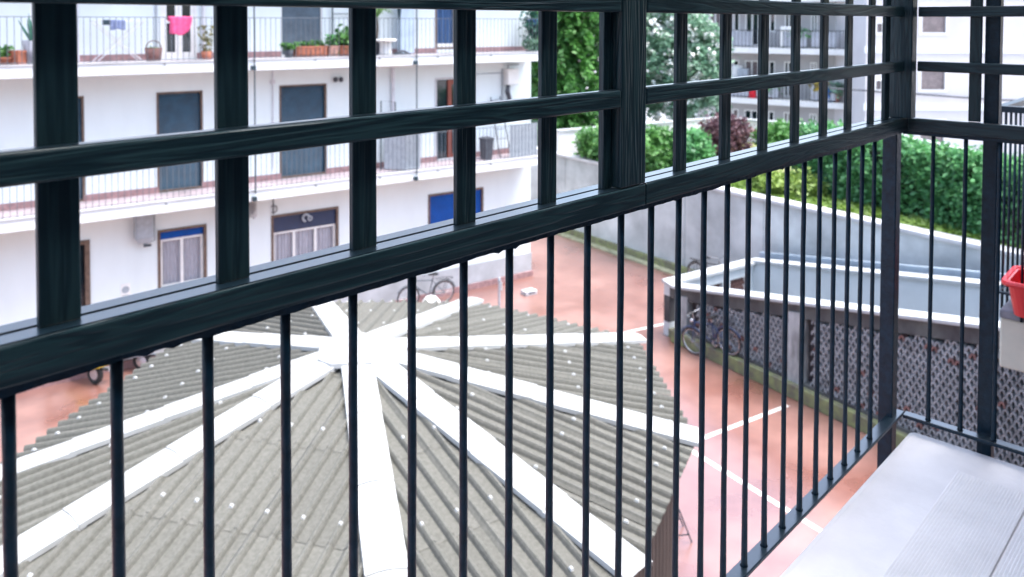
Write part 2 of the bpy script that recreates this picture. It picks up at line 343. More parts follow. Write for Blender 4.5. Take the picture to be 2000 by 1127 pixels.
for (a,b,c,d,kind) in op:
    if kind in('shutter','grey'):
        w=obj('shutter_door',frame_bars(a-.03,b+.03,c,d+.03,-.012,.05,.045) if kind=='shutter' else frame_bars(a,b,c,d,.03,.07,.03),M_BROWN if kind=='shutter' else M_WFRAME,BLD)
        obj('roller_shutter',shutter_mesh(a+.016,b-.016,c+.02,d-.016,.075),M_SHUT if kind=='shutter' else M_SHUT2,w,smooth=False)
    elif kind in('curtain2','curtain3'):
        n=2 if kind=='curtain2' else 3
        w=obj('window',frame_bars(a-.045,b+.045,c-.045,d+.045,-.02,.04,.06),M_BROWN,BLD)
        zt=d-(.20 if n==2 else .42)
        obj('sash',frame_bars(a+.02,b-.02,c+.02,zt,.06,.10,.055,[a+(b-a)*k/n for k in range(1,n)]),M_WFRAME,w)
        obj('roller_blind',shutter_mesh(a+.02,b-.02,zt,d-.02,.045),M_BLUE if n==2 else M_NAVY,w)
        for k in range(n):
            x0=a+.03+(b-a-.06)*k/n; x1=a+.03+(b-a-.06)*(k+1)/n
            obj('curtain',curtain(x0+.02,x1-.02,c+.05,zt-.02,.16),M_CURT,w)
        obj('sill',G().box(a-.1,b+.1,-.08,.0,c-.10,c-.046),M_SLAB,w)
    elif kind=='blue':
        w=obj('window',frame_bars(a-.05,b+.05,c-.05,d+.05,-.02,.04,.06),M_BROWN,BLD)
        obj('roller_shutter',shutter_mesh(a+.01,b-.01,c+.01,d-.01,.04),M_BLUE,w)
    elif kind=='gdoor':
        w=obj('door',frame_bars(a-.05,b+.05,c,d+.05,-.03,.05,.1),M_BROWN,BLD); obj('pane',G().box(a+.06,b-.06,.08,.09,c+.1,d-.06),M_GLASS,w)
    elif kind=='french':
        w=obj('french_door',frame_bars(a,b,c,d,.0,.06,.055),M_WFRAME,BLD); mid=(a+b)/2
        for x0,x1 in((a+.057,mid-.003),(mid+.003,b-.057)):
            lf=obj('door_leaf',frame_bars(x0,x1,c+.058,d-.058,.015,.055,.075,(),[c+.85]),M_WFRAME,w)
            obj('pane',G().box(x0+.07,x1-.07,.033,.037,c+.13,c+.81),M_GLASS,lf); obj('pane',G().box(x0+.07,x1-.07,.033,.037,c+.89,d-.13),M_GLASS,lf)
    elif kind=='curtdoor':
        w=obj('door',frame_bars(a-.04,b+.04,c-.04,d+.04,-.01,.05,.06),M_BROWN,BLD)
        obj('curtain',curtain(a+.02,b-.02,c+.12,d,.1),mat('blue_curtain',(.05,.12,.26),.8,.15,10,stretch=(4,4,.3)),w); obj('threshold',G().box(a+.02,b-.02,.03,.08,c+.02,c+.12),M_WFRAME,w)
    elif kind=='reddoor':
        w=obj('door',frame_bars(a-.06,b+.06,c,d+.06,-.02,.04,.05),M_CONC,BLD)
        obj('door_leaf',frame_bars(a+(b-a)*.45,b-.0,c+.02,d-.02,.05,.09,.13),mat('reddish_wood',(.22,.05,.03),.4,.2,10,stretch=(1,1,.1)),w)
        obj('pane',G().box(a+.01,b-.01,.1,.11,c+.02,d-.02),M_GLASS,w)
# pipes, fittings on the wall (parts of the building)
def pipe(pts,r,m=M_GREYM,name='pipe'): return obj(name,G().tube(pts,r,7),m,BLD)
def fp(px,py,off): q=fl(px,py,off); return (q[0],q[1],q[2])
M_PIPE=mat('pale_pipe',(.62,.62,.66),.5,.05,5)
s=fs(533); pipe([(s,-.03,F1+.3),(s,-.03,Z2)],.016,M_PIPE); obj('junction_box',G().lathe([(0,-.03),(.06,-.03),(.06,.02),(0,.02)],12),M_PIPE,BLD,(s,-.03,fl(533,160)[2]),rot=(PI/2,0,0))
s=fs(533,0,400); pipe([(s,-.03,fl(533,418)[2]),(s,-.03,Z1)],.013,M_DGREY); obj('pipe_loop',G().torus((0,0,0),.09,.012,'y',20,6,-2.2,2.4),M_DGREY,BLD,(s,-.05,fl(533,408)[2]))
s=fs(766); pipe([(s,-.06,F1),(s,-.06,Z2)],.05,M_PIPE,'downpipe')
s=fs(305,0,60); pipe([(s,-.03,F2),(s,-.03,Z3)],.02,M_GREYM); s=fs(396,0,60); pipe([(s,-.07,F2),(s,-.07,Z3)],.045,M_PIPE,'downpipe'); s=fs(151,0,60); pipe([(s,-.04,F2),(s,-.04,Z3)],.03,M_PIPE)
q0=fp(655,131,.05); q1=fp(735,129,.05); pipe([q0,q1],.03,M_PIPE); obj('tube_lamp',G().box(fs(735,.5,125),fs(803,.5,125),-.6,-.5,Z2-.06,Z2-.003),M_WFRAME,BLD)
for px in(653,664):
    q=fl(px,156); obj('wall_lamp',G().lathe([(0,0),(.05,.02),(.06,.10),(.03,.14),(0,.14)],10),M_DGREY,BLD,(q[0],-.08,q[2]-.06))
a0=fl(925,145); a1=fl(986,142); pipe([(a0[0],-.02,a0[2]),(a1[0],-.02,a1[2])],.012)
# hanging rods clamped to the slab edges
for px,yb in((498,378),(814,343)):
    s=fs(px,REC+.06,250); zb=fl(px,yb,REC+.06)[2]
    rd=obj('hanging_rod',G().tube([(s,-REC-.06,zb),(s,-REC-.06,Z3+.3)],.016,7),M_ROD,BLD)
    for zz in (Z1,Z2): obj('clamp',G().box(s-.07,s+.03,-REC-.09,-REC-.002,zz+.02,zz+.12),M_ROD,rd)
# ---- things fixed to / standing on the building
def on_slab(px,py,off,F): q=fl(px,py,off); return fxy(q[0],off,F+.012)
# wall cabinet under the first slab
r=rect(265,299,424,466,.25)
t=thing('wall_cabinet','pale grey metal meter cabinet hung on the wall beside the small curtained window','cabinet',fxy(r[0],0.12,r[2]),FA)
w_,h_=r[1]-r[0],Z1-.04-r[2]
obj('case',G().box(0,w_,-.14,.10,.0,h_).hexa([(w_*.2,-.1,-.12),(w_*.8,-.1,-.12),(w_*.8,.08,-.12),(w_*.2,.08,-.12),(.0,-.14,-.001),(w_,-.14,-.001),(w_,.1,-.001),(0,.1,-.001)]),M_GREYM,t,bevel=.01)
obj('lid_panel',G().box(.03,w_-.03,-.16,-.141,.04,h_-.12),M_GREYM,t,bevel=.006); obj('pipe',G().tube([(w_+.06,0,h_),(w_+.06,0,-.1),(w_*.5,0,-.17)],.018,7),M_GREYM,t); obj('valve',G().tube([(w_*.5,-.02,-.2),(w_*.5+.16,-.06,-.19)],.03,7),M_DGREY,t)
# air conditioner
r=rect(440,502,390,428,.3)
t=thing('air_conditioner','air conditioning unit with round black fan hung below the first balcony','air conditioner',fxy(r[0],.3,r[2]),FA)
w_,h_=r[1]-r[0],min(r[3],Z1-.03)-r[2]
obj('case',G().box(0,w_,0,.27,0,h_),mat('aged_white',(.46,.46,.46),.5,.08,4),t,bevel=.015); obj('fan_grille',G().lathe([(0,-.012),(h_*.44,-.012),(h_*.46,.0)],24),mat('black_grille',(.012,.012,.014),.5),t,(w_*.70,-.003,h_*.5),rot=(PI/2,0,0))
for k in (.12,.2,.28,.36): obj('fan_ring',G().torus((0,0,0),h_*k,.006,'z',20,5),M_DGREY,t,(w_*.70,-.02,h_*.5),rot=(PI/2,0,0))
obj('bracket',G().box(.05,.08,0,.3,-.04,-.001).box(w_-.08,w_-.05,0,.3,-.04,-.001),M_GREYM,t)
# plate on the wall
q=fl(245,568); t=thing('wall_plate','small white wall plate with a round grey emblem beside the curtained window','plate',fxy(q[0],0.003,q[2]-.17),FA)
obj('plate',G().box(-.1,.1,-.008,0,0,.34),M_WFRAME,t); obj('emblem',G().lathe([(0,0),(.075,0),(.08,.004),(0,.006)],20),M_GREYM,t,(0,-.010,.2),rot=(PI/2,0,0)); obj('text_strip',G().box(-.07,.07,-.011,-.0085,.05,.075),M_GREYM,t)
# white wreath on the navy blind
q=fl(597,425); t=obj('door_wreath',G().torus((0,0,0),.085,.03,'y',18,7,.3,4.6).torus((.11,0,-.03),.05,.022,'y',12,6),M_GREYM,loc=fxy(q[0],.02,q[2]),rot=(0,0,FA)); tag(t,'small white knotted ornament hanging on the navy roller blind','ornament')
# boiler on the first-floor end wall
r=rect(988,1009,134,165,.15); t=thing('wall_boiler','pale wall boiler with pipes near the end corner of the first balcony','boiler',fxy(r[0],.003,r[2]),FA)
w_,h_=r[1]-r[0],r[3]-r[2]; obj('case',G().box(0,w_,-.28,0,0,h_),M_WFRAME,t,bevel=.02); obj('flue',G().tube([(w_*.2,-.15,h_),(w_*.2,-.15,h_+.12),(w_*1.2,-.15,h_+.12)],.03,8),M_GREYM,t); obj('pipe',G().tube([(-.06,-.05,h_),(-.06,-.05,-.6)],.02,7),M_GREYM,t)
obj('hose_bundle',G().tube([(.1,-.14,0),(.05,-.16,-.2),(.14,-.14,-.42),(.06,-.12,-.55)],[.05,.075,.07,.03],8),M_DGREY,t)
# cabinet with louvred doors on first balcony
p=on_slab(786,330,.62,F1); t=thing('balcony_cabinet','pale blue grey louvred cabinet with an open door on the first balcony','cabinet',p,FA)
obj('body',G().box(-.02,.46,-.18,.25,.03,1.0),M_GREYM,t,bevel=.006)
for k in range(13): obj('louvre',G().hexa([(.0,-.185,.1+k*.066),(.44,-.185,.1+k*.066),(.44,-.181,.1+k*.066),(.0,-.181,.1+k*.066),(.0,-.2,.135+k*.066),(.44,-.2,.135+k*.066),(.44,-.181,.14+k*.066),(.0,-.181,.14+k*.066)]),M_GREYM,t)
obj('open_door',G().hexa([(-.42,.24,.03),(-.025,-.19,.03),(-.01,-.175,.03),(-.40,.26,.03),(-.42,.24,.98),(-.025,-.19,.98),(-.01,-.175,.98),(-.40,.26,.98)]),M_GREYM,t)
obj('lid',G().hexa([(-.04,-.2,1.0),(.48,-.2,1.0),(.48,.26,1.03),(-.04,.26,1.03),(-.04,-.2,1.03),(.48,-.2,1.03),(.48,.26,1.06),(-.04,.26,1.06)]),M_DGREY,t)
r0=fl(756,200,.7); r1=fl(784,200,.7)
t=tag(obj('metal_frame',G().tube([(0,0,0),(0,0,r0[2]-F1),(r1[0]-r0[0],0,r0[2]-F1-.06),(r1[0]-r0[0],0,0)],.016,6),M_ROD,loc=fxy(r0[0],.35,F1+.013),rot=(0,0,FA)),'thin dark metal frame standing behind the louvred cabinet','frame')
# bin, ladder, slat screen on the first balcony
p=on_slab(950,306,.55,F1); t=thing('storage_bin','dark grey plastic bin with lid on the first balcony','bin',p,FA)
obj('body',G().lathe([(0,0),(.17,0),(.21,.58),(0,.58)],4),M_DGREY,t,rot=(0,0,PI/4)); obj('lid',G().lathe([(.23,.58),(.235,.62),(.1,.66),(0,.66)],4),M_DGREY,t,rot=(0,0,PI/4))
p=on_slab(978,300,.35,F1); t=thing('step_ladder','folding grey step ladder leaning on the wall of the first balcony','ladder',p,FA)
for sx in(-.2,.2): obj('rail',G().tube([(sx,-.25,0),(sx*.85,.28,1.75)],.016,6),M_DGREY,t)
for k in range(6): z=.25+k*.28; obj('rung',G().box(-.19,.19,-.25+.3*z-.03,-.25+.3*z+.03,z,z+.025),M_GREYM,t)
a0=fs(1000,.9,280); a1=S_SLR-.12; t=thing('slatted_screen','blue grey upright slat screen closing the end of the first balcony','screen',fxy(a0,.80,F1+.013),FA)
n=int((a1-a0)/.085)
for k in range(n): obj('slat',G().box(k*.085,k*.085+.07,-.0,.018,.02,.98),M_GREYM,t)
obj('batten',G().box(0,n*.085,.019,.04,.2,.25).box(0,n*.085,.019,.04,.75,.80),M_GREYM,t)
# ---- upper balcony: pots, planters, laundry
def pot(px,off,F,prof,m,name,label,cat,n=16):
    p=on_slab(px,100,off,F); t=thing(name,label,cat,p,FA); obj('pot',G().lathe(prof,n),m,t,smooth=n>6); return t
def tuft(t,n,r,h,z0,size,m,name='leaves',droop=0,aspect=2.2):
    a=rng.random(n)*2*PI; q=rng.random(n)**.5*r; zz=z0+rng.random(n)*h; qq=q*(.5+.6*(zz-z0)/h)
    obj_=leaves(name,np.stack([qq*np.cos(a),qq*np.sin(a),zz],1),size,m,t,aspect=aspect,droop=droop); return obj_
t=pot(6,.75,F2,[(0,0),(.13,0),(.2,.16),(.22,.16),(.2,.17),(0,.15)],M_TERRA,'plant_bowl','low terracotta bowl with a small green plant on the upper balcony','plant'); tuft(t,120,.2,.25,.14,.06,M_LEAF2)
t=pot(34,.78,F2,[(0,0),(.17,0),(.2,.26),(.22,.26),(.22,.30),(.18,.30),(.17,.25),(0,.25)],M_TERRA,'terracotta_pot','square terracotta pot without visible plant on the upper balcony','pot',4)
t=pot(68,.72,F2,[(0,0),(.17,0),(.23,.5),(.21,.5),(.2,.45),(0,.45)],mat('grey_tub',(.3,.31,.36),.7),'aloe_tub','tall grey tub with an upright spiky aloe plant','plant')
for k in range(14):
    a=random.random()*6.28; l=.35+.3*random.random(); sp=.05+.18*random.random()
    obj('aloe_leaf',G().tube([(.05*math.cos(a),.05*math.sin(a),.45),(sp*math.cos(a),sp*math.sin(a),.45+l*.6),(sp*1.5*math.cos(a),sp*1.5*math.sin(a),.45+l)],[.03,.026,.004],5),MATS.get('aloe') or mat('aloe',(.06,.2,.14),.5,.2,8),t)
# drying rack
p=on_slab(230,116,.5,F2); t=thing('drying_rack','white folding clothes drying rack with crossed legs on the upper balcony','drying rack',p,FA)
for sy in(-.25,.25):
    for d in(-1,1): obj('leg',G().tube([(-.48*d,sy,0),(.48*d,sy,.88)],.012,6),M_PIPE,t)
for k in range(9): obj('line',G().tube([(-.5+k*.125,-.26,.9),(-.5+k*.125,.26,.9)],.006,5),M_PIPE,t)
obj('side_bar',G().tube([(-.5,-.26,.9),(.5,-.26,.9)],.011,6).tube([(-.5,.26,.9),(.5,.26,.9)],.011,6),M_PIPE,t)
def cloth(name,w,h,m,label,loc,amp=.02,frm=0,n=18,sag=.0,seed=0):
    g=G(); rr=random.Random(seed); ph=[rr.random()*6 for _ in range(4)]; mm=12
    for j in range(mm+1):
        for i in range(n+1):
            u=i/n; v=j/mm
            x=(u-.5)*w*(1-.18*v*frm)+.02*math.sin(3*v+ph[0])*frm; y=-.02-amp*(.3+v)*math.sin(u*w/.07+ph[1])-.012*math.sin(u*23+ph[2]); z=-h*v*(1-.22*frm*abs(u-.45)**1.2*2)-.015*math.sin(u*9+ph[3])*v
            g.v.append((x,y,z))
    for j in range(mm):
        for i in range(n): a=j*(n+1)+i; g.f.append((a,a+1,a+n+2,a+n+1))
    # folded-over back flap
    b0=len(g.v)
    for i in range(n+1): u=i/n; g.v+=[((u-.5)*w,0,.012),((u-.5)*w,.03,-.10)]
    for i in range(n): a=b0+2*i; g.f.append((a,a+2,a+3,a+1)); g.f.append((i,i+1,a+2,a))
    o=obj(name,g,m,loc=loc,rot=(0,0,FA),smooth=True); md=o.modifiers.new('thick','SOLIDIFY'); md.thickness=.006
    return tag(o,label,'laundry')
q=fl(351,34,REC-.03); cloth('pink_towel',.50,.42,mat('pink_cloth',(.72,.09,.24),.9,.12,14),'bright pink towel hung over the upper balcony rail in front of the french door',fxy(q[0],REC-.03,F2+1.008),frm=1,seed=1)
pr=np.array(p); 
q=fl(229,45,.7); cloth('blue_cloth',.30,.20,mat('blue_cloth',(.20,.25,.42),.9,.15,14),'small blue cloth hanging from the drying rack',fxy(q[0],.77,F2+.93),seed=2)
q=fl(206,44,.7); cloth('dark_sock',.14,.09,mat('dark_cloth',(.05,.09,.12),.9,.15,14),'small dark sock hanging from the drying rack',fxy(q[0],.775,F2+.93),seed=3,n=8)
# basket
t=pot(300,.55,F2,[(0,0),(.15,0),(.19,.30),(.17,.30),(.14,.03),(0,.03)],mat('wicker',(.22,.11,.10),.8,.3,30,bump=.8),'plant_basket','reddish wicker basket holding green leaves beside the french door','basket',10); tuft(t,80,.13,.15,.15,.07,M_LEAF2)
obj('handle',G().torus((0,0,.3),.16,.012,'y',14,6,0,PI),M_BROWN,t)
t=pot(404,.5,F2,[(0,0),(.1,0),(.13,.2),(0,.2)],M_TERRA,'thin_plant','thin yellowish plant in a pot behind the upper balcony bars','plant'); tuft(t,150,.22,.6,.2,.05,leafmat('leaf_dry',(.12,.12,.03),(.3,.28,.1)))
t=pot(564,.85,F2,[(0,0),(.09,0),(.12,.22),(.10,.22),(0,.2)],M_DGREY,'small_potted_plant','small bright green plant in a black pot beside the long planter','plant'); tuft(t,120,.2,.16,.2,.07,M_LEAF2)
def planter(px0,px1,m,name,label):
    a=on_slab(px0,95,.78,F2); b=on_slab(px1,95,.78,F2); L_=math.hypot(b[0]-a[0],b[1]-a[1]); t=thing(name,label,'planter',tuple((np.array(a)+np.array(b))/2),FA)
    g=G(); n=10
    for i in range(n+1):
        x=(i/n-.5)*L_; e=1-.25*abs(i/n*2-1)**6
        for (y,z) in ((-.10,.0),(-.155,.10),(-.165,.24),(-.18,.26),(-.18,.29),(-.14,.29),(-.13,.24),(.13,.24),(.14,.29),(.18,.29),(.18,.26),(.165,.24),(.155,.10),(.10,0)): g.v.append((x,y*e,z))
    for i in range(n):
        for k in range(14): k2=(k+1)%14; g.f.append((i*14+k,i*14+k2,(i+1)*14+k2,(i+1)*14+k))
    g.f.append(tuple(range(14))); g.f.append(tuple(n*14+k for k in range(14))); obj('trough',g,m,t); return t,L_
t,L_=planter(574,635,M_TERRA,'long_planter','long ribbed terracotta planter with sparse plants before the grey shutter'); 
for k in range(7): obj('rib',G().box(-L_*.42+k*L_*.14-.012,-L_*.42+k*L_*.14+.012,-.176,-.16,.08,.25),M_TERRA,t)
n=160; leaves('leaves',np.stack([(rng.random(n)-.5)*L_*.9,(rng.random(n)-.5)*.2,.25+.15*rng.random(n)],1),.05,M_LEAF2,t,aspect=3)
t,L_=planter(638,660,mat('pale_terracotta',(.45,.25,.2),.7,.2,8),'short_planter','short pale terracotta planter with upright leaves'); n=90; leaves('leaves',np.stack([(rng.random(n)-.5)*L_*.8,(rng.random(n)-.5)*.2,.25+.3*rng.random(n)],1),.06,M_LEAF,t,aspect=3)
t,L_=planter(661,688,M_TERRA,'geranium_planter','terracotta planter with a full leafy green plant'); n=500; u_=rng.normal(size=(n,3))*[.14,.10,.11]; leaves('leaves',u_+[0,0,.42],.085,M_LEAF2,t)
# pedestal table, palm
p=on_slab(753,105,.7,F2); t=thing('pedestal_table','white stone pedestal table on the upper balcony','table',p,FA)
obj('pedestal',G().lathe([(0,0),(.19,0),(.16,.1),(.15,.3),(.2,.38),(0,.38)],14),M_WFRAME,t,smooth=True); obj('top',G().lathe([(0,.38),(.30,.38),(.32,.41),(.30,.44),(0,.44)],18),M_WFRAME,t)
p=on_slab(735,105,.35,F2); t=thing('potted_palm','tall palm with arching leaves in a dark pot behind the pedestal table','plant',p,FA)
obj('pot',G().lathe([(0,0),(.15,0),(.2,.4),(0,.38)],12),M_DGREY,t); obj('trunk',G().tube([(0,0,.35),(.03,0,.7),(.02,0,1.05)],[.05,.04,.03],7),M_BARK,t)
for k in range(16):
    a=k*2.4; l=.35+.15*random.random(); obj('frond',G().tube([(.02,0,1.0),(.02+l*.5*math.cos(a),l*.5*math.sin(a),1.25+.15*random.random()),(.02+l*math.cos(a),l*math.sin(a),1.05+.1*random.random())],[.012,.03,.004],4),MATS.get('palm') or mat('palm',(.10,.22,.05),.5,.2,8),t)
p=on_slab(787,104,.65,F2); t=tag(obj('boot_tray',G().box(-.2,.2,-.1,.1,0,.05).tube([(-.12,0,.05),(-.02,0,.12),(.15,0,.06)],.03,6),M_DGREY,loc=p,rot=(0,0,FA)),'low black tray with dark shoes on the upper balcony floor','tray')
a0=fs(776,.2,60); t=tag(obj('wind_screen',G().box(0,.52,-.02,0,.03,1.55),mat('pale_blue_sheet',(.45,.55,.66),.5,.08,3),loc=fxy(a0,.22,F2+.013),rot=(0,0,FA)),'tall pale blue panel leaning on the upper balcony wall','panel')
md=t.modifiers.new('b','BEVEL'); md.width=.01
q=fl(780,30,.5); t=tag(obj('parasol_pole',G().tube([(0,0,0),(0,0,1.7)],.02,7).lathe([(0,0),(.16,0),(.14,.05),(.03,.08)],12).tube([(0,0,.95),(.0,-.0,1.55)],[.03,.09],8),M_ROD,loc=on_slab(780,104,.5,F2),rot=(0,0,FA)),'closed dark parasol standing on a round foot beside the pedestal table','parasol')
r0=fs(650,.1,60); t=thing('wall_rack','thin teal metal rack standing against the upper balcony wall','rack',fxy(r0,.08,F2+.013),FA)
for x in(0,.55): obj('upright',G().tube([(x,0,0),(x,0,1.7)],.02,6),M_ROD,t)
for z in(.55,1.1,1.6): obj('crossbar',G().tube([(0,-.0,z),(.55,0,z)],.012,6),M_ROD,t)
# hanging plants at the end of the upper balcony
p=on_slab(1040,95,.55,F2); t=thing('hanging_planter','blue pot of trailing green plants at the end of the upper balcony','plant',p,FA)
obj('stand',G().tube([(0,0,0),(0,0,.95)],.02,6).lathe([(0,0),(.2,0),(.18,.04),(0,.05)],10),M_ROD,t); obj('pot',G().lathe([(0,.78),(.11,.78),(.16,.98),(0,.96)],12),mat('blue_pot',(.03,.14,.35),.4),t)
n=420; u_=rng.normal(size=(n,3))*[.17,.14,.30]; leaves('leaves',u_+[.03,0,.75],.09,mat('teal_leaf',(.02,.12,.08),.5,.3,20),t,droop=1)
n=220; u_=rng.normal(size=(n,3))*[.12,.1,.11]; leaves('low_leaves',u_+[-.1,-.1,.2],.08,M_PALE,t)
# ================================================================== polygonal kiosk with corrugated roof
KC=at(693,684,EZ-4.2); KE,KA=EZ-5.0,EZ-4.2
KV=[(25.5,4.24),(-15.4,4.58),(-55.8,4.21),(-91,4.30),(-121.5,4.45),(-177.4,4.35),(-203,4.05),(-265,3.93),(-297.7,4.25)]
KIO=thing('kiosk','nine sided kiosk with grey corrugated roof and broad white ridge strips in the courtyard','kiosk',(KC[0],KC[1],0))
M_FIB=mat('fibre_cement',(.118,.117,.104),.85,.10,26,detail=6.,col2=(.088,.089,.076),bump=.3,bscale=70,obj_rand=.06)
M_CAP=mat('white_ridge_cap',(.42,.435,.44),.6,.03,1.6,col2=(.33,.34,.33),detail=8.,bump=.15,bscale=12)
KP=[Vector((r*math.cos(math.radians(a)),r*math.sin(math.radians(a)),KE)) for a,r in KV]; KAP=Vector((0,0,KA))
prof=[(0,0),(.108,0),(.122,.032),(.138,.052),(.160,.052),(.176,.032),(.19,0)]; PIT=.19
caps=G()
for i in range(9):
    A,B=KP[i],KP[(i+1)%9]; U=(B-A); L_=U.length; U.normalize(); ua=(KAP-A).dot(U); Vv=KAP-(A+U*ua); V_=Vv.length; Vv.normalize(); N=U.cross(Vv)
    if N.z<0: N=-N
    vm=lambda u: max(0.,V_*min(u/ua,(L_-u)/(L_-ua)))
    us=[]; k=0
    while k*PIT<L_:
        for (du,h) in prof[:-1]: us.append((k*PIT+du,h,k))
        k+=1
    us.append((k*PIT,0,k)); cols=5; off=rng.random()*.02
    ncol=(k+cols-1)//cols; ROWS=[-.06,1.15,2.3,3.5,4.8]
    for c in range(ncol):
        su=[q for q in us if c*cols<=q[2]<(c+1)*cols]; nx=[q for q in us if q[2]==(c+1)*cols][:1]
        if nx: su=su+[(nx[0][0]+0.02,nx[0][1]+.004,0)]
        # add the ua break
        for rw in range(4):
            lo,hi=ROWS[rw]-(.10 if rw else 0),ROWS[rw+1]; g=G(); pts=[]
            for (u,h,_) in su:
                u=min(max(u,.001),L_-.001); top=min(hi,vm(u)-.02)
                if rw==0 and vm(u)<.05: top=max(top,lo+.01)
                lift=.004+.006*(c%2)
                pts.append((u,h,lo,top,lift))
            nq=0
            for (q,p_) in zip(pts[:-1],pts[1:]):
                if q[3]<=q[2] and p_[3]<=p_[2]: continue
                def P(a,v,end): return tuple(A+U*a[0]+Vv*v+N*(a[1]+a[4]+(.005 if (end==0 and rw) else 0)))
                t0,t1=max(q[3],q[2]),max(p_[3],p_[2])
                g.quad(P(q,q[2],0),P(p_,p_[2],0),P(p_,t1,1),P(q,t0,1)); nq+=1
            if nq>2:
                bm_=g.mesh('roof_sheet'); bb=bmesh.new(); bb.from_mesh(bm_); bmesh.ops.remove_doubles(bb,verts=bb.verts,dist=.0008); bmesh.ops.recalc_face_normals(bb,faces=bb.faces); bb.to_mesh(bm_); bb.free()
                obj('roof_sheet',bm_,M_FIB,KIO)
    for v in (.22,1.28,2.45):
        for kk in range(k):
            if (kk+int(v*3))%2: continue
            u=kk*PIT+.149
            if u<L_ and vm(u)>v+.25:
                c0=A+U*u+Vv*v+N*.057; a=U*.018; b=Vv*.025; n3=N*.02
                caps.hexa([c0-a-b,c0+a-b,c0+a+b,c0-a+b,c0-a*.6-b*.6+n3,c0+a*.6-b*.6+n3,c0+a*.6+b*.6+n3,c0-a*.6+b*.6+n3])
obj('screw_caps',caps,M_CAP,KIO,kind='stuff')
for i in range(9):
    H=(KP[i]-KAP); Lh=H.length; H.normalize(); a_=KP[i-1]; b_=KP[(i+1)%9]
    nl=(KP[i]-KAP).cross(a_-KAP); nl=nl if nl.z>0 else -nl; nl.normalize(); nr=(KP[i]-KAP).cross(b_-KAP); nr=nr if nr.z>0 else -nr; nr.normalize()
    pl=(nl.cross(H)).normalized(); pl=pl if pl.dot(a_-KP[i])>0 else -pl; pr=(nr.cross(H)).normalized(); pr=pr if pr.dot(b_-KP[i])>0 else -pr
    nn=(nl+nr).normalized(); segs=4; w=.185
    for sgm in range(segs):
        d0=.30+(Lh+.10-.30)*sgm/segs-(.06 if sgm else 0); d1=.30+(Lh+.10-.30)*(sgm+1)/segs; g=G()
        for d,up in((d0,.0),(d1,.006)):
            c0=KAP+H*d; e=.0055*(segs-sgm)+up
            for p_ in (c0+pl*(w+.008)+nl*(.016+e),c0+pl*w+nl*(.066+e),c0+pl*.05+nn*(.080+e),c0+pr*.05+nn*(.080+e),c0+pr*w+nr*(.066+e),c0+pr*(w+.008)+nr*(.016+e)): g.v.append(tuple(p_))
        for q in range(5): g.f.append((q,q+1,q+7,q+6))
        o=obj('ridge_strip',g,M_CAP,KIO); md=o.modifiers.new('t','SOLIDIFY'); md.thickness=.006
g=G(); g.v.append((0,0,KA+.115)); 
for i,(a,r) in enumerate(KV): g.v.append((.52*math.cos(math.radians(a+18)),.52*math.sin(math.radians(a+18)),KA+.03)); g.v.append((.53*math.cos(math.radians(a+18)),.53*math.sin(math.radians(a+18)),KA-.03))
for i in range(9): j=(i+1)%9; g.f.append((0,1+2*i,1+2*j)); g.f.append((1+2*i,2+2*i,2+2*j,1+2*j))
obj('hub_cap',g,M_CAP,KIO)
M_KW=mat('brown_boards',(.045,.033,.029),.7,.3,7,stretch=(1,1,.12),bump=.3,obj_rand=.35)
WP=[p*.955 for p in KP]
for i in range(9):
    A,B=WP[i],WP[(i+1)%9]; A=Vector((A.x,A.y,0)); B=Vector((B.x,B.y,0)); L_=(B-A).length; n=int(L_/.16); ang=math.atan2((B-A).y,(B-A).x)
    for k in range(n):
        c0=A.lerp(B,(k+.5)/n); obj('wall_board',(MATS.get('_wb') or MATS.setdefault('_wb',G().box(-.074,.074,-.015,.015,.03,KE+.005).mesh('wall_board'))),M_KW,KIO,(c0.x,c0.y,0),rot=(0,0,ang))
g=G().prism([(p.x*.97,p.y*.97) for p in WP],0.02,KE-.02); obj('inner_wall',g,mat('dark_inside',(.02,.016,.014),.9),KIO)
# folding metal stand beside the kiosk
p=at(1351,1060,0); KD=math.radians(-40)
t=thing('folding_stand','thin black folding metal stand on the red ground beside the kiosk wall','stand',(p[0],p[1],0),KD)
for sy in(0,.4):
    obj('leg',G().tube([(0,sy,0.008),(-.2,sy,.52)],.011,6),M_BLACK,t); obj('leg',G().tube([(-.40,sy,0.008),(-.2,sy,.52)],.011,6),M_BLACK,t)
    obj('crossbar',G().tube([(-.05,sy,.13),(-.35,sy,.13)],.009,6),M_BLACK,t)
obj('top_bar',G().tube([(-.2,0,.52),(-.2,.4,.52)],.011,6),M_BLACK,t)
# ================================================================== retaining wall and garden
RA,RB=at(1110,457,0),at(1300,522,0); RD=(RB-RA)/np.linalg.norm(RB-RA); RANG=math.atan2(RD[1],RD[0]); RZ=2.95
RST=RA-RD*3.2
RET=thing('retaining_wall','long pale concrete retaining wall with flat coping below the garden hedge','wall',(RST[0],RST[1],0),RANG)
M_RET=mat('retaining_concrete',(.53,.57,.58),.85,.16,.55,col2=(.30,.325,.335),detail=7.,bump=.25,bscale=20,obj_rand=.05)
M_MOSS=mat('mossy_concrete',(.20,.23,.10),.9,.2,4,bump=.4,col2=(.13,.12,.10))
RL=30.; RS=1 # local y+ = left of direction; garden side is away from camera
n=10
for k in range(n):
    a,b=k*RL/n,(k+1)*RL/n; obj('wall_panel',G().box(a+.012,b-.012,0,.3,.0,RZ-.10),M_RET,RET,bevel=.01)
    obj('coping',G().box(a+.004,b-.004,-.09,.36,RZ-.099,RZ),M_CONC,RET,bevel=.012)
obj('joint_fill',G().box(0,RL,.03,.29,.0,RZ-.105),mat('joint_dark',(.25,.25,.26),.9),RET)
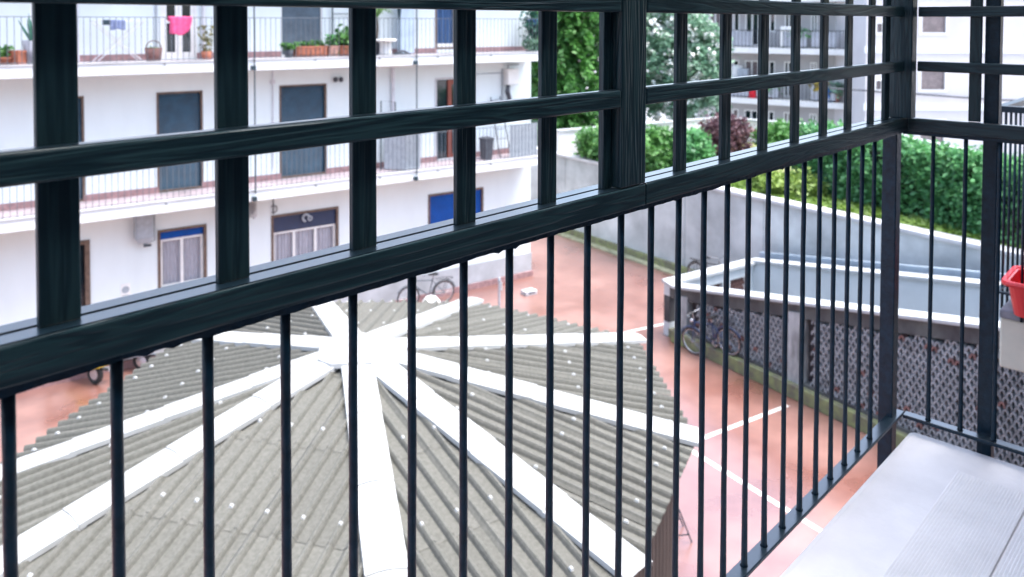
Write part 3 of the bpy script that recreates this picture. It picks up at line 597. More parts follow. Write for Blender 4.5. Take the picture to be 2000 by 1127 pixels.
obj('foot_kerb',G().box(0,RL,-.14,-.003,0,.24),M_MOSS,RET); obj('gutter_edge',G().box(0,RL,-.42,-.142,0,.045),mat('gutter_green',(.32,.33,.22),.8,.2,3),RET)
def rw(s,y,z): p=RST+RD*s; n_=np.array([-RD[1],RD[0],0]); return tuple(p+n_*y+np.array([0,0,z]))
GZ=RZ-.12
wz=EZ-4.17
bw=[at(1092,254.3,wz),at(1410,229,wz),at(1695,251,wz),at(1930,302,wz),at(2300,400,wz)]
gp=[rw(-.5,.29,0),rw(RL,.29,0)]+[tuple(p) for p in bw[::-1]]
struct('garden_ground',G().prism([(p[0],p[1]) for p in gp],.05,GZ),mat('garden_soil',(.13,.17,.05),.95,.35,3,bump=.6,col2=(.16,.12,.07)))
# white garden boundary wall behind the hedge
def wall_run(name,label,pts,z0,z1,th,m,cope=True):
    t=thing(name,label,'wall',(pts[0][0],pts[0][1],0))
    for p,q in zip(pts[:-1],pts[1:]):
        d=np.array(q[:2])-np.array(p[:2]); L_=np.linalg.norm(d); a=math.atan2(d[1],d[0]); l=(p[0]-pts[0][0],p[1]-pts[0][1],0)
        k=max(1,int(L_/3.5))
        for i in range(k): obj('wall_panel',G().box(i*L_/k+.006,(i+1)*L_/k-.006,0,th,z0,z1),m,t,l,rot=(0,0,a))
        if cope: obj('coping',G().box(-.05,L_+.05,-.06,th+.06,z1+.001,z1+.07),M_COPE,t,l,rot=(0,0,a))
    return t
wz=EZ-4.17
bw=[at(1092,254.3,wz),at(1410,229,wz),at(1695,251,wz),at(1930,302,wz),at(2300,400,wz)]
struct('rear_yard',G().prism([tuple((bw[4]+[6,0,0])[:2]),(110,-60),(110,120),(20,120),tuple((bw[0]+[2.5,4,0])[:2]),tuple((bw[1]+[1.2,1.2,0])[:2])],-.2,.012),mat('grey_yard',(.30,.30,.31),.8,.1,2))
wall_run('garden_wall','low white garden wall with a thin cap behind the shrubs',bw,0,wz-.07,.2,M_WALLP)
# ------------------------------------------------ plants in the garden
def blob_pts(c,rad,ncl,nl,cr,flat=.2):
    """leaf positions grouped in clumps through an ellipsoid, denser near its surface"""
    c=np.array(c); out=[];cl=[]
    for k in range(ncl):
        d=rng.normal(size=3); d/=np.linalg.norm(d); d[2]=max(d[2],-.75); r=(.55+.5*rng.random()); ctr=c+d*np.array(rad)*r
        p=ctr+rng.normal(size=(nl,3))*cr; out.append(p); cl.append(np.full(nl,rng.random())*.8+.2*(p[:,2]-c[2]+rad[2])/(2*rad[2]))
    return np.concatenate(out),np.concatenate(cl)
def shrub(name,label,base,w,d,h,m,nl=3500,size=.10,rz=0,group=None,extra=None):
    t=thing(name,label,'shrub',tuple(base),rz,group)
    ncl=max(20,int(nl/55)); pts,cl=blob_pts((0,0,h*.52),(w/2*.9,d/2*.9,h*.45),ncl,55,.13)
    pts[:,2]=np.maximum(pts[:,2],.03)
    leaves('foliage',pts,size,m,t,clump=cl)
    for k in range(4): a=k*1.6; obj('stem',G().tube([(0,0,-.05),(w*.15*math.cos(a),d*.15*math.sin(a),h*.4),(w*.3*math.cos(a),d*.3*math.sin(a),h*.75)],[.035,.025,.01],6),M_BARK,t)
    return t
def hedge(name,label,p,q,h,dp,m,n,size=.11,group=None):
    p=np.array(p,float);q=np.array(q,float); L_=np.linalg.norm(q-p); a=math.atan2(q[1]-p[1],q[0]-p[0])
    t=thing(name,label,'hedge',(p[0],p[1],GZ),a,group)
    ncl=n//45; out=[];cl=[]
    for k in range(ncl):
        x=rng.random()*L_; face=rng.random()
        if face<.55: y=rng.normal()*.06; z=rng.random()*h
        elif face<.85: y=rng.random()*dp; z=h*(.93+.09*rng.random()+.05*math.sin(x*2.3))
        else: y=dp+rng.normal()*.06; z=rng.random()*h
        y+=.12*math.sin(x*1.7)+.08*math.sin(x*4.1+z*3)
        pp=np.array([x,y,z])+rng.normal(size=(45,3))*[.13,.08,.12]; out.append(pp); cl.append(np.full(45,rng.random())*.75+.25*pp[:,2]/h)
    pts=np.concatenate(out); pts[:,2]=np.maximum(pts[:,2],.02)
    leaves('foliage',pts,size,m,t,clump=np.concatenate(cl))
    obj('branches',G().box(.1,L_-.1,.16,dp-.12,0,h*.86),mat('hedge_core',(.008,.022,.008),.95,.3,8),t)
    # upright shoots
    ns=int(L_*5); sh=[]
    for k in range(ns):
        x=rng.random()*L_; y=rng.random()*dp; l=.15+.3*rng.random()
        for j in range(10): sh.append((x+rng.normal()*.03,y+rng.normal()*.03,h+l*j/10))
    leaves('shoots',np.array(sh),size*.8,M_LEAF2,t)
    return t
hp=at(1545,366,GZ); hq=at(1925,470,GZ); hm=hp+(hq-hp)*.5
hedge('hedge','tall clipped dark green hedge above the grass strip',hp,hq+(hq-hp)*.25,1.75,1.0,M_LEAF,23000,.088)
p=at(1290,352,GZ); shrub('green_shrub','rounded bright green shrub overhanging the coping beside the purple shrub',(p[0]+.8,p[1]+.9,GZ),2.6,1.7,1.55,M_LEAF2,5500,.11)
p=at(1350,352,GZ); shrub('green_shrub','darker green shrub between the round bright shrub and the purple shrub',(p[0]+.9,p[1]+.6,GZ),1.9,1.6,1.45,M_LEAF,3500,.11)
p=at(1165,322,GZ); shrub('spreading_shrub','low spreading light green shrub at the end of the retaining wall near the white building',(p[0]+.6,p[1]+.2,GZ),2.9,1.5,1.15,M_LEAF2,4500,.10,rz=RANG)
p=at(1418,322,GZ); shrub('purple_shrub','loose reddish purple shrub beside the hedge',(p[0]+.8,p[1]+.5,GZ),2.9,1.8,1.6,M_PURP,3800,.10)
p=at(1525,300,GZ); shrub('back_shrub','green shrub behind the hedge by the garden wall',(p[0],p[1],GZ),3.0,1.6,1.1,M_LEAF2,3500,.12)
for px,py,w,lab in((1492,372,1.2,'small yellowish shrub on the grass strip nearest the purple shrub'),(1530,383,1.3,'small yellow green shrub with reddish tips on the grass strip before the hedge'),(1575,388,1.0,'low yellow green shrub at the foot of the tall hedge')):
    p=at(px,py,GZ); shrub('low_shrub',lab,(p[0],p[1],GZ),w,w*.8,.55,leafmat('leaf_yellow',(.10,.20,.04),(.30,.42,.09)),1500,.08)
# grass strip
n=9000; s_=rng.random(n)*18+6; y_=.4+rng.random(n)*1.5; gpt=np.array([rw(a,b,GZ+.05+.06*rng.random()) for a,b in zip(s_,y_)])
o=leaves('grass_strip',gpt,.10,leafmat('grass',(.10,.19,.03),(.28,.42,.09)),aspect=2.5,kind='stuff'); o['label']='short yellow green grass strip on top of the retaining wall'; o['category']='grass'
# conifer
def conifer(base,h,r,label):
    t=thing('conifer_tree',label,'tree',tuple(base)); obj('trunk',G().tube([(0,0,0),(.05,0,h*.5),(0,0,h)],[.22,.14,.03],9),M_BARK,t)
    out=[];cl=[]
    nb=260
    for k in range(nb):
        z=.25+(h-.3)*(k/nb); a=k*2.39996; R=r*(1-z/h)**.7*(.75+.45*rng.random())
        c=rng.random()
        m_=int(30+110*R/r); tt=rng.random(m_)**.6
        x=tt*R; drop=-.55*R*tt**2
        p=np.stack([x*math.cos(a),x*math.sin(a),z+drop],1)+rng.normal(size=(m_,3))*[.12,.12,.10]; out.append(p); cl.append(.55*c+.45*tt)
        if k%3==0: 
            obj('branch',G().tube([(0,0,z),(R*.5*math.cos(a),R*.5*math.sin(a),z-.12*R),(R*.9*math.cos(a),R*.9*math.sin(a),z-.45*R)],[.05,.03,.008],5),M_BARK,t)
    leaves('crown',np.concatenate(out),.15,M_CONI,t,aspect=2.0,droop=1.2,clump=np.concatenate(cl)); return t
p=at(1105,250,EZ-4.9); dv=ray(1120,250); 
c0=EYE+dv*36; conifer((c0[0],c0[1],.01),13.5,3.4,'tall dense green conifer beside the end of the white apartment block')
c0=EYE+ray(1060,250)*39; conifer((c0[0],c0[1],.01),12,2.8,'darker conifer hidden behind the corner of the white apartment block')
# flowering tree
def tree(name,label,base,h,crown,nl,size,m,flower=0,trunk=.13):
    t=thing(name,label,'tree',tuple(base)); cx_,cy_,cz_,rx,rz_=crown
    obj('trunk',G().tube([(0,0,0),(.1,.05,h*.3),(.0,0,h*.55)],[trunk,trunk*.8,trunk*.5],8),M_BARK,t)
    for k in range(7): a=k*.9; obj('limb',G().tube([(.05,.02,h*.35),(rx*.4*math.cos(a),rx*.4*math.sin(a),h*.55),(rx*.8*math.cos(a),rx*.8*math.sin(a),h*(.6+.05*k))],[trunk*.5,trunk*.3,.015],6),M_BARK,t)
    pts,cl=blob_pts((cx_,cy_,cz_),(rx,rx,rz_),nl//60,60,.22); leaves('crown',pts,size,m,t,clump=cl)
    if flower:
        pf,_=blob_pts((cx_,cy_,cz_),(rx*1.03,rx*1.03,rz_*1.03),flower//9,9,.09); leaves('blossom',pf,size*.9,M_FLOW,t,aspect=1.1)
    return t
c0=EYE+ray(1325,230)*38.5; tree('blossom_tree','pale green tree covered in white blossom behind the garden wall',(c0[0],c0[1],.01),8.5,(0,0,5.9,2.0,2.9),13000,.15,M_PALE,5200)
c0=EYE+ray(1285,60)*41; tree('blossom_tree','taller pale tree rising behind the white blossom tree',(c0[0],c0[1],.01),10.3,(0,0,7.7,2.1,2.9),10000,.16,M_PALE,3600)
# ================================================================== ramp enclosure with openwork block screen
NA,NB=at(1320,665,0),at(1689,838,0); ND=(NB-NA)/np.linalg.norm(NB-NA); NANG=math.atan2(ND[1],ND[0]); NN=np.array([ND[1],-ND[0],0])  # toward courtyard
RAMP=thing('ramp_enclosure','stained concrete ramp enclosure with white coping and openwork block screen','ramp wall',(NA[0],NA[1],0),NANG)
def nl_(px,py,off=0.): return loc2(RAMP,on(px,py,NA+NN*off,NN))
CP=[nl_(1325,565,.1),nl_(1425,579,.1),nl_(1575,600,.1),nl_(1696,612,.1),nl_(1755,624,.1),nl_(1915,641,.1)]
cs=np.polyfit([c[0] for c in CP],[c[2] for c in CP],1)
RLN=11.5
def cz(s): return cs[1]+cs[0]*s      # underside of coping front edge
M_STAIN=mat('stained_concrete',(.085,.092,.088),.85,.30,2.2,bump=.4,bscale=18,stretch=(1,1,.45),col2=(.045,.042,.048))
M_PALEB=mat('pale_blue_wall',(.58,.63,.65),.7,.04,1.2)
M_BLOCK=mat('openwork_block',(.255,.27,.285),.85,.2,6,obj_rand=.3)
M_BLOCKR=mat('openwork_clay',(.20,.11,.10),.85,.2,6,obj_rand=.25)
def slant(s0,s1,y0,y1,b0,b1,t0,t1): return G().hexa([(s0,y0,b0),(s1,y0,b1),(s1,y1,b1),(s0,y1,b0),(s0,y0,t0),(s1,y0,t1),(s1,y1,t1),(s0,y1,t0)])
seg=6
for k in range(seg):
    a,b=-.05+(RLN+.05)*k/seg,-.05+(RLN+.05)*(k+1)/seg-.006
    obj('coping',slant(a,b,-.10,.34,cz(a),cz(b),cz(a)+.07,cz(b)+.07),M_COPE,RAMP,bevel=.01)
BH=.30
obj('beam',slant(0,RLN,0,.22,cz(0)-BH,cz(RLN)-BH,cz(0)-.002,cz(RLN)-.002),M_STAIN,RAMP)
obj('plinth',G().box(-.02,RLN,-.16,.24,0,.30),M_MOSS,RAMP,bevel=.02); obj('plinth_top',G().box(0,RLN,-.02,.2,.301,.36),M_STAIN,RAMP)
ps=[nl_(1332,600)[0],nl_(1555,650)[0]]; 
for s in ps: obj('pillar',slant(s-.19,s+.19,-.03,.23,.0,.0,cz(s-.19)-BH*.6,cz(s+.19)-BH*.6),mat('pale_stained',(.36,.38,.385),.85,.3,2.5,stretch=(1,1,.4),col2=(.09,.10,.10)),RAMP,bevel=.01)
# one openwork block: curved shell
def arch(w=.118,h=.10,d=.14,th=.028,n=6):
    g=G()
    for i in range(n+1):
        t=PI*i/n; c_,s_=math.cos(t),math.sin(t)
        for R,Hh in((w/2,h),(w/2-th,h-th)):
            for y in (0,d): g.v.append((R*c_,y,Hh*s_))
    for i in range(n):
        a=4*i; b=a+4
        g.f+=[(a,a+1,b+1,b),(a+2,b+2,b+3,a+3),(a,b,b+2,a+2),(a+1,a+3,b+3,b+1)]
    return g
am=arch().mesh('openwork_block',False); am.materials.append(M_BLOCK)
amr=arch().mesh('openwork_block',False); amr.materials.append(M_BLOCKR)
PW,PH=.125,.108; rest=G(); restr=G(); cnt=0; spots=[]
bays=[(ps[0]+.45,ps[1]-.19),(ps[1]+.34,RLN)]
for (a,b) in bays:
    row=0; z=.36
    while z<cz(b)-BH:
        s=a+PW/2+(PW/2 if row%2 else 0)
        while s<b-PW/2:
            if z+PH<cz(s)-BH+.03: spots.append((s,z,row))
            s+=PW
        z+=PH; row+=1
spots.sort(key=lambda q:-q[0]); vis=[q for q in spots if q[0]<9.2]; pick=set(vis[:300])
ag=arch()
for (s,z,row) in spots:
    red=(hash((round(s*50),row))%23==0)
    if (s,z,row) in pick: obj('openwork_block',amr if red else am,None,RAMP,(s,.03,z))
    else:
        g=restr if red else rest; n=len(g.v); g.v+=[(x+s,y+.03,zz+z) for x,y,zz in ag.v]; g.f+=[tuple(i+n for i in f) for f in ag.f]
for (a,b) in bays: obj('shade_panel',slant(a-.3,b,.175,.2,.361,.361,cz(a-.3)-BH+.05,cz(b)-BH+.05),mat('painted_shade',(.035,.03,.035),.8,.3,3),RAMP)  # dark sheet added behind the blocks; the inside's shade is in its colour
obj('openwork_blocks',rest,M_BLOCK,RAMP,kind='stuff'); obj('clay_blocks',restr,M_BLOCKR,RAMP,kind='stuff')
# end (tip) and far sides of the enclosure
z0=cz(0)+.07
tipw=at(1297,547,z0); T1=loc2(RAMP,tipw); Q=loc2(RAMP,at(1460,507,z0)); 
def bar(p,q,w0,w1,zb,zt,m,name,par=RAMP,**k):
    p=np.array(p[:2]);q=np.array(q[:2]); d=(q-p)/np.linalg.norm(q-p); n=np.array([-d[1],d[0]])
    zb=zb if isinstance(zb,tuple) else (zb,zb); zt=zt if isinstance(zt,tuple) else (zt,zt)
    P=[p+n*w0,q+n*w0,q+n*w1,p+n*w1]
    return obj(name,G().hexa([(*P[0],zb[0]),(*P[1],zb[1]),(*P[2],zb[1]),(*P[3],zb[0]),(*P[0],zt[0]),(*P[1],zt[1]),(*P[2],zt[1]),(*P[3],zt[0])]),m,par,**k)
N0=np.array([-.06,-.08])
# chamfered tip: coping, lintel, two posts with an opening between
bar(T1,N0,-.02,.34,z0-.075,z0-.003,M_COPE,'coping'); bar(T1,N0,.06,.26,z0-.36,z0-.077,M_STAIN,'beam')
d_=N0-T1[:2]; bar(T1,T1[:2]+d_*.12,.06,.26,0,z0-.37,M_STAIN,'pillar'); bar(T1,N0,.05,.28,0,.2,M_MOSS,'plinth')
# end side going away from the courtyard
QQ=Q[:2]; Te=T1[:2]
bar(Te,QQ,-.30,.08,z0-.07,z0+.002,M_COPE,'coping'); bar(Te,QQ,-.2,0,z0-.36,z0-.072,M_PALEB,'beam'); bar(Te,QQ,-.2,0,0,.35,M_PALEB,'plinth')
for u in (.0,.36,.62,.94): 
    a_=Te+(QQ-Te)*u; b_=Te+(QQ-Te)*(u+.09 if u<.9 else 1.0); bar(a_,b_,-.195,-.003,.352,z0-.362,M_STAIN if u==0 else M_PALEB,'pillar')
L_e=np.linalg.norm(QQ-Te); de=(QQ-Te)/L_e; ea=math.atan2(de[1],de[0])
for (u0,u1) in((.46,.62),(.72,.93)):
    z=.36; row=0
    while z<z0-.46:
        s=u0*L_e+PW/2+(PW/2 if row%2 else 0)
        while s<u1*L_e-.05:
            o=obj('openwork_block',amr,None,RAMP,(Te[0]+de[0]*s+de[1]*.15,Te[1]+de[1]*s-de[0]*.15,z),rot=(0,0,ea)); s+=PW
        z+=PH; row+=1
# far side, parallel to the retaining wall, coping rising with the ramp
rdl=np.array([math.cos(RANG-NANG),math.sin(RANG-NANG)])
nrm=np.array([-RD[1],RD[0],0]); qw=at(1460,507,z0); f1=on(1700,530,qw,nrm); f2=on(1915,553,qw,nrm); sl_=[np.dot(f1-qw,RD),np.dot(f2-qw,RD)]; zs_=[f1[2],f2[2]]
kf=np.polyfit([0,*sl_],[z0,*zs_],1); FL=13.
fz=lambda s: kf[1]+kf[0]*s
E1=QQ+rdl*FL
bar(QQ,E1,.0,.26,-3.,(fz(0)-.08,fz(FL)-.08),M_PALEB,'far_wall'); bar(QQ,E1,-.06,.34,(fz(0)-.078,fz(FL)-.078),(fz(0),fz(FL)),M_COPE,'coping'); bar(QQ,E1,.5,.62,0,(fz(0)+.12,fz(FL)+.12),mat('blue_grey_kerb',(.30,.37,.44),.7,.1,2),'back_kerb')
obj('inner_wall',G().box(0.1,RLN,.215,.24,-3.,.30),M_PALEB,RAMP); bar(Te,QQ,-.19,-.01,-3.,-.001,M_PALEB,'inner_wall'); bar(T1,N0,.07,.25,-3.,-.001,M_PALEB,'inner_wall')
struct('ramp_floor',G().prism([tuple(NA[:2]+NN[:2]*-.3),tuple(NA[:2]+ND[:2]*RLN-NN[:2]*.3),tuple((qw+RD*FL)[:2]),tuple(qw[:2])],-3.1,-3.0),mat('dark_asphalt',(.05,.05,.052),.7,.2,4))
# ================================================================== background buildings
M_BEIGE=mat('beige_render',(.41,.40,.40),.85,.05,.5); M_BEIGE2=mat('pale_render',(.60,.58,.59),.85,.04,.4)
def depthpt(px,py,d): return EYE+ray(px,py)*d
BA=math.radians(-80); b0=depthpt(1682,109,45.); BX=np.array([math.cos(BA),math.sin(BA),0]); BN=np.array([math.sin(BA),-math.cos(BA),0])
zB=[b0[2]-6.0,b0[2]-3.0,b0[2],b0[2]+3.0]; BREC=1.3
bw0=b0-BN*BREC; bw0[2]=0
B2=thing('rear_apartment_building','beige apartment block with two rows of white balconies beyond the garden trees','building',tuple(bw0),BA)
def bl(px,py,off=0.): return loc2(B2,on(px,py,bw0+BN*off,BN))
BL=bl(1335,150)[0]; BLs=bl(1368,150,BREC)[0]
op2=[]
for fi,zz in enumerate(zB[:3]):
    zf=zz+.35
    for x0,x1,kd in((1350,1362,'w'),(1385,1408,'d'),(1432,1444,'w'),(1455,1482,'d'),(1502,1514,'w'),(1532,1548,'d'),(1583,1596,'d'),(1640,1668,'d')):
        a,b=sorted((bl(x0,100)[0],bl(x1,100)[0])); op2.append((a,b,zf+(.05 if kd=='d' else .9),zf+2.15,kd))
    for x0,x1 in((1372,1377),): pass
def wall2(parent,s0,s1,z0,z1,holes,m): return obj('wall',wall_holes(s0,s1,z0,z1,holes,.2),m,parent)
wall2(B2,BL,0.2,-.5,zB[3]+1.2,[o_[:4] for o_ in op2],M_BEIGE)
obj('interior_backing',G().box(BL+.1,.1,.6,.7,-.4,zB[3]+1.0),MATS['dark_room'],B2); obj('roof',G().box(BL-.4,.6,-.5,10,zB[3]+1.201,zB[3]+1.5),M_SLAB,B2); obj('side_wall',G().quad((BL,0,-.5),(BL,9,-.5),(BL,9,zB[3]+1.2),(BL,0,zB[3]+1.2)),M_BEIGE2,B2)
for k,(a,b,c,d,kd) in enumerate(op2):
    w=obj('window',frame_bars(a,b,c,d,.0,.08,.07,[(a+b)/2] if kd=='d' else []),M_WFRAME,B2)
    if k%3==2: obj('roller_shutter',shutter_mesh(a+.07,b-.07,c+.6,d-.05,.1),mat('taupe_shutter',(.24,.20,.20),.6),w)
    obj('pane',G().box(a+.06,b-.06,.12,.13,c+.05,d-.05),M_GLASS,w)
M_BRAIL=mat('dark_rail',(.06,.065,.07),.5)
bb2=G().box(-.012,.012,-.012,.012,0,1.0).mesh('baluster'); bb2.materials.append(M_BRAIL)
for fi,zz in enumerate(zB):
    sb=obj('balcony_slab',G().box(BLs,0,-BREC,-.003,zz,zz+.33),mat('balcony_white',(.72,.72,.70),.8,.05,2),B2)
    if fi==0: continue
    zf=zz+.33
    rl=obj('railing',G().box(BLs,0,-BREC+.03,-BREC+.07,zf+1.0,zf+1.04).box(BLs,0,-BREC+.03,-BREC+.07,zf+.06,zf+.09).box(-.04,0,-BREC+.07,0,zf+1.0,zf+1.04),M_BRAIL,B2)
    k=BLs+.1
    while k<-.02: obj('baluster',bb2,None,rl,(k,-BREC+.05,zf)); k+=.22
    # frosted balcony panels
    nP=int(-BLs/1.6)
    for j in range(nP):
        if (j*7+fi*3)%4==0: continue
        obj('rail_panel',G().box(BLs+j*1.6+.1,BLs+j*1.6+1.45,-BREC+.09,-BREC+.10,zf+.1,zf+.95),mat('rail_panel_grey',(.45,.47,.52),.6,.06,2),rl)
# items on the far balconies
def far_item(px,off,fi): s=bl(px,100,off)[0]; p=bw0+BX*s+BN*off; return (p[0],p[1],zB[fi]+.335)
def far_pot(px,fi,m,lab,h=.5,leaf=None):
    t=thing('balcony_plant',lab,'plant',far_item(px,1.0,fi),BA); obj('pot',G().lathe([(0,0),(.16,0),(.22,h),(0,h*.95)],10),M_TERRA,t)
    n=160; leaves('leaves',rng.normal(size=(n,3))*[.3,.2,.22]+[0,0,h+.3],.16,leaf or M_LEAF,t); return t
t=thing('red_cover','red fabric cover over a chair on the lower far balcony','cover',far_item(1474,.9,1),BA); obj('cover',G().lathe([(0,1.25),(.22,1.22),(.36,.8),(.42,0),(0,0)],12),mat('red_cover',(.65,.01,.03),.7,.15,5),t,smooth=True)
obj('fold',G().tube([(.1,-.38,.1),(.06,-.33,.8)],.03,6),MATS['red_cover'],t)
t=thing('red_cushion','bright red cushion lying on the upper far balcony rail','cushion',far_item(1391,1.25,2),BA); 
t.location.z+=1.045-.005
obj('cushion',G().lathe([(0,0),(.34,.0),(.38,.06),(.34,.14),(0,.16)],14),MATS['red_cover'],t,smooth=True); obj('seam',G().torus((0,0,.07),.375,.012,'z',18,5),MATS['red_cover'],t)
t=thing('boiler','white water heater hung on the lower far balcony wall','boiler',tuple(np.array(far_item(1441,.2,1))+[0,0,.9]),BA); obj('tank',G().lathe([(0,0),(.3,.02),(.34,.12),(.34,.85),(.3,.95),(0,1.0)],14),M_WFRAME,t,smooth=True); obj('pipes',G().tube([(-.1,0,0),(-.1,0,-.3)],.03,6).tube([(.1,0,0),(.1,0,-.3)],.03,6),M_GREYM,t)
for px,fi in((1434,2),(1520,1),(1590,2)):
    pass
for px,fi,lab in((1505,1,'dark leaved potted plant behind the lower far balcony rail'),(1605,1,'potted plant with yellow flowers on the lower far balcony'),(1635,1,'bushy potted plant near the end of the lower far balcony'),(1555,2,'potted plant on the upper far balcony')): far_pot(px,fi,None,lab,leaf=M_PALE if px==1635 else (leafmat('yel',(.2,.16,.02),(.5,.38,.05)) if px==1605 else M_LEAF))
t=thing('storage_locker','white plastic locker on the upper far balcony','locker',far_item(1537,1.0,2),BA); obj('body',G().box(-.35,.35,-.2,.2,0,1.25),M_WFRAME,t,bevel=.02); obj('door_gap',G().box(-.006,.006,-.206,-.2005,.05,1.2),M_DGREY,t)
t=thing('storage_locker','grey metal locker beside the red cover on the lower far balcony','locker',far_item(1453,.6,1),BA); obj('body',G().box(-.3,.3,-.2,.2,0,1.7),M_GREYM,t,bevel=.02); obj('door_gap',G().box(-.006,.006,-.206,-.2005,.05,1.6),M_DGREY,t)
t=thing('blue_bin','blue plastic bin on the lower far balcony','bin',far_item(1622,1.0,1),BA); obj('body',G().lathe([(0,0),(.2,0),(.26,.75),(0,.75)],12),mat('blue_bin',(.02,.12,.35),.5),t); obj('lid',G().lathe([(.28,.75),(.28,.8),(0,.86)],12),MATS['blue_bin'],t)
# pale wing with two taupe shuttered windows
WA=YAW-PI/2; w0=depthpt(1690,200,43.); w0[2]=0; WX=np.array([math.cos(WA),math.sin(WA),0]); WN=np.array([math.sin(WA),-math.cos(WA),0])
B3=thing('pale_apartment_wing','pale rendered apartment wing with taupe shuttered windows beyond the hedge','building',tuple(w0),WA)
def wl(px,py): return loc2(B3,on(px,py,w0,WN))
op3=[]
for dz in (-3.,0,3.):
    for x0,x1 in((1799,1845),(1711,1721),(2075,2125)):
        a,b=wl(x0,150)[0],wl(x1,150)[0]; top=wl(1820,126)[2]+dz; bot=wl(1820,175)[2]+dz
        if x1-x0<20: top=bot+.45
        op3.append((a,b,bot,top))
WR=wl(2500,100)[0]
wall2(B3,0,WR,-.5,11.6,op3,M_BEIGE2); obj('side_wall',G().box(-.02,0,.004,7,-.5,11.6),M_BEIGE2,B3); obj('roof',G().box(-.4,WR,-.4,9,11.601,11.9),M_SLAB,B3); obj('interior_backing',G().box(.1,WR-.1,.5,.6,-.4,11.4),MATS['dark_room'],B3)
for a,b,c,d in op3:
    w=obj('window',frame_bars(a-.14,b+.14,c-.14,d+.14,-.03,.05,.14),M_WFRAME,B3); obj('roller_shutter',shutter_mesh(a,b,c,d,.08),MATS['taupe_shutter'],w)
zb=wl(1820,104)[2]
for dz in(-3,0,3): obj('string_course',G().box(-.1,WR,-.07,-.003,zb+dz,zb+dz+.35),M_SLAB,B3)
pz=wl(1790,183)[2]; pz2=wl(1890,194)[2]; t=tag(obj('overhead_cable',G().tube([(*(w0+WX*-2+WN*.3)[:2],pz+.3),(*(w0+WX*wl(1790,183)[0]+WN*.3)[:2],pz),(*(w0+WX*wl(1940,195)[0]+WN*.3)[:2],pz2),(*(w0+WX*14+WN*.3)[:2],pz2-.1)],.05,6),M_DGREY),'thick dark cable slung along the pale apartment wing','cable')
# low white boundary structure in front of the wing
# ================================================================== bicycles, scooters, small courtyard things
M_TYRE=mat('tyre',(.015,.015,.016),.8); M_CHROME=mat('chrome',(.55,.57,.6),.25,.05,5,metal=.8); M_SADDLE=mat('saddle',(.02,.02,.022),.5)
def bicycle(label,loc,rz,col,lean=0,fender=True,basket=False):
    t=thing('bicycle',label,'bicycle',loc,rz); m=mat('paint_%d'%len(MATS),col,.35,.1,5); R_=.33; wb=1.06
    t.rotation_euler=(lean,0,rz)
    for x in (0,wb):
        w=obj('wheel',G().torus((0,0,0),R_-.018,.018,'y',30,7),M_TYRE,t,(x,0,R_))
        obj('rim',G().torus((0,0,0),R_-.045,.011,'y',28,6),M_CHROME,w)
        g=G(); 
        for k in range(18): a=2*PI*k/18; g.tube([(0,.02*(1 if k%2 else -1),0),((R_-.045)*math.cos(a),0,(R_-.045)*math.sin(a))],.0022,4,False)
        obj('spokes',g,M_CHROME,w); obj('hub',G().tube([(0,-.045,0),(0,.045,0)],.022,8),M_CHROME,w)
    bb=(.44,0,.29); st=(.34,0,.78); hd=(.86,0,.80); hb=(.90,0,.66)
    obj('frame',G().tube([bb,st],.016,8).tube([(.355,0,.72),(hd[0],0,.78)],.016,8).tube([bb,hb],.018,8).tube([(0,.05,R_),(.355,.02,.72)],.009,6).tube([(0,-.05,R_),(.355,-.02,.72)],.009,6).tube([(0,.05,R_),bb],.01,6).tube([(0,-.05,R_),bb],.01,6).tube([(.845,0,.86),hb],.02,8),m,t)
    obj('fork',G().tube([(.90,.05,.62),(.99,.05,.45),(wb,.05,R_)],.011,6).tube([(.90,-.05,.62),(.99,-.05,.45),(wb,-.05,R_)],.011,6),m,t)
    obj('handlebar',G().tube([(.845,0,.86),(.84,0,.98)],.013,6).tube([(.70,-.28,1.0),(.80,-.25,1.02),(.87,-.1,1.0),(.87,.1,1.0),(.80,.25,1.02),(.70,.28,1.0)],.012,6),M_CHROME,t)
    obj('saddle',G().hexa([(.22,-.09,.86),(.48,-.03,.87),(.48,.03,.87),(.22,.09,.86),(.20,-.1,.92),(.50,-.025,.91),(.50,.025,.91),(.20,.1,.92)]),M_SADDLE,t,bevel=.02)
    obj('seat_post',G().tube([st,(.335,0,.87)],.013,6),M_CHROME,t)
    obj('crank',G().torus((.44,-.04,.29),.085,.012,'y',20,6).tube([(.44,-.06,.29),(.52,-.07,.16)],.012,6).tube([(.44,.06,.29),(.36,.07,.42)],.012,6),M_CHROME,t)
    for (x,y,z) in((.52,-.12,.16),(.36,.12,.42)): obj('pedal',G().box(x-.05,x+.05,y-.04,y+.04,z-.012,z+.012),M_SADDLE,t)
    if fender:
        for x,a0,a1 in((0,.15,2.9),(wb,.5,2.7)): obj('mudguard',G().torus((x,0,R_),R_+.025,.018,'y',18,6,a0,a1),m,t)
    obj('rack',G().tube([(-.25,.06,.72),(.28,.06,.74)],.008,5).tube([(-.25,-.06,.72),(.28,-.06,.74)],.008,5).tube([(-.25,-.06,.72),(-.25,.06,.72)],.008,5).tube([(0,.07,R_),(-.1,.06,.72)],.007,5).tube([(0,-.07,R_),(-.1,-.06,.72)],.007,5),M_SADDLE,t)
    obj('headlamp',G().lathe([(0,0),(.045,0),(.05,.03),(.02,.08)],10),M_CHROME,t,(.95,0,.82),rot=(0,PI/2+PI,0))
    return t
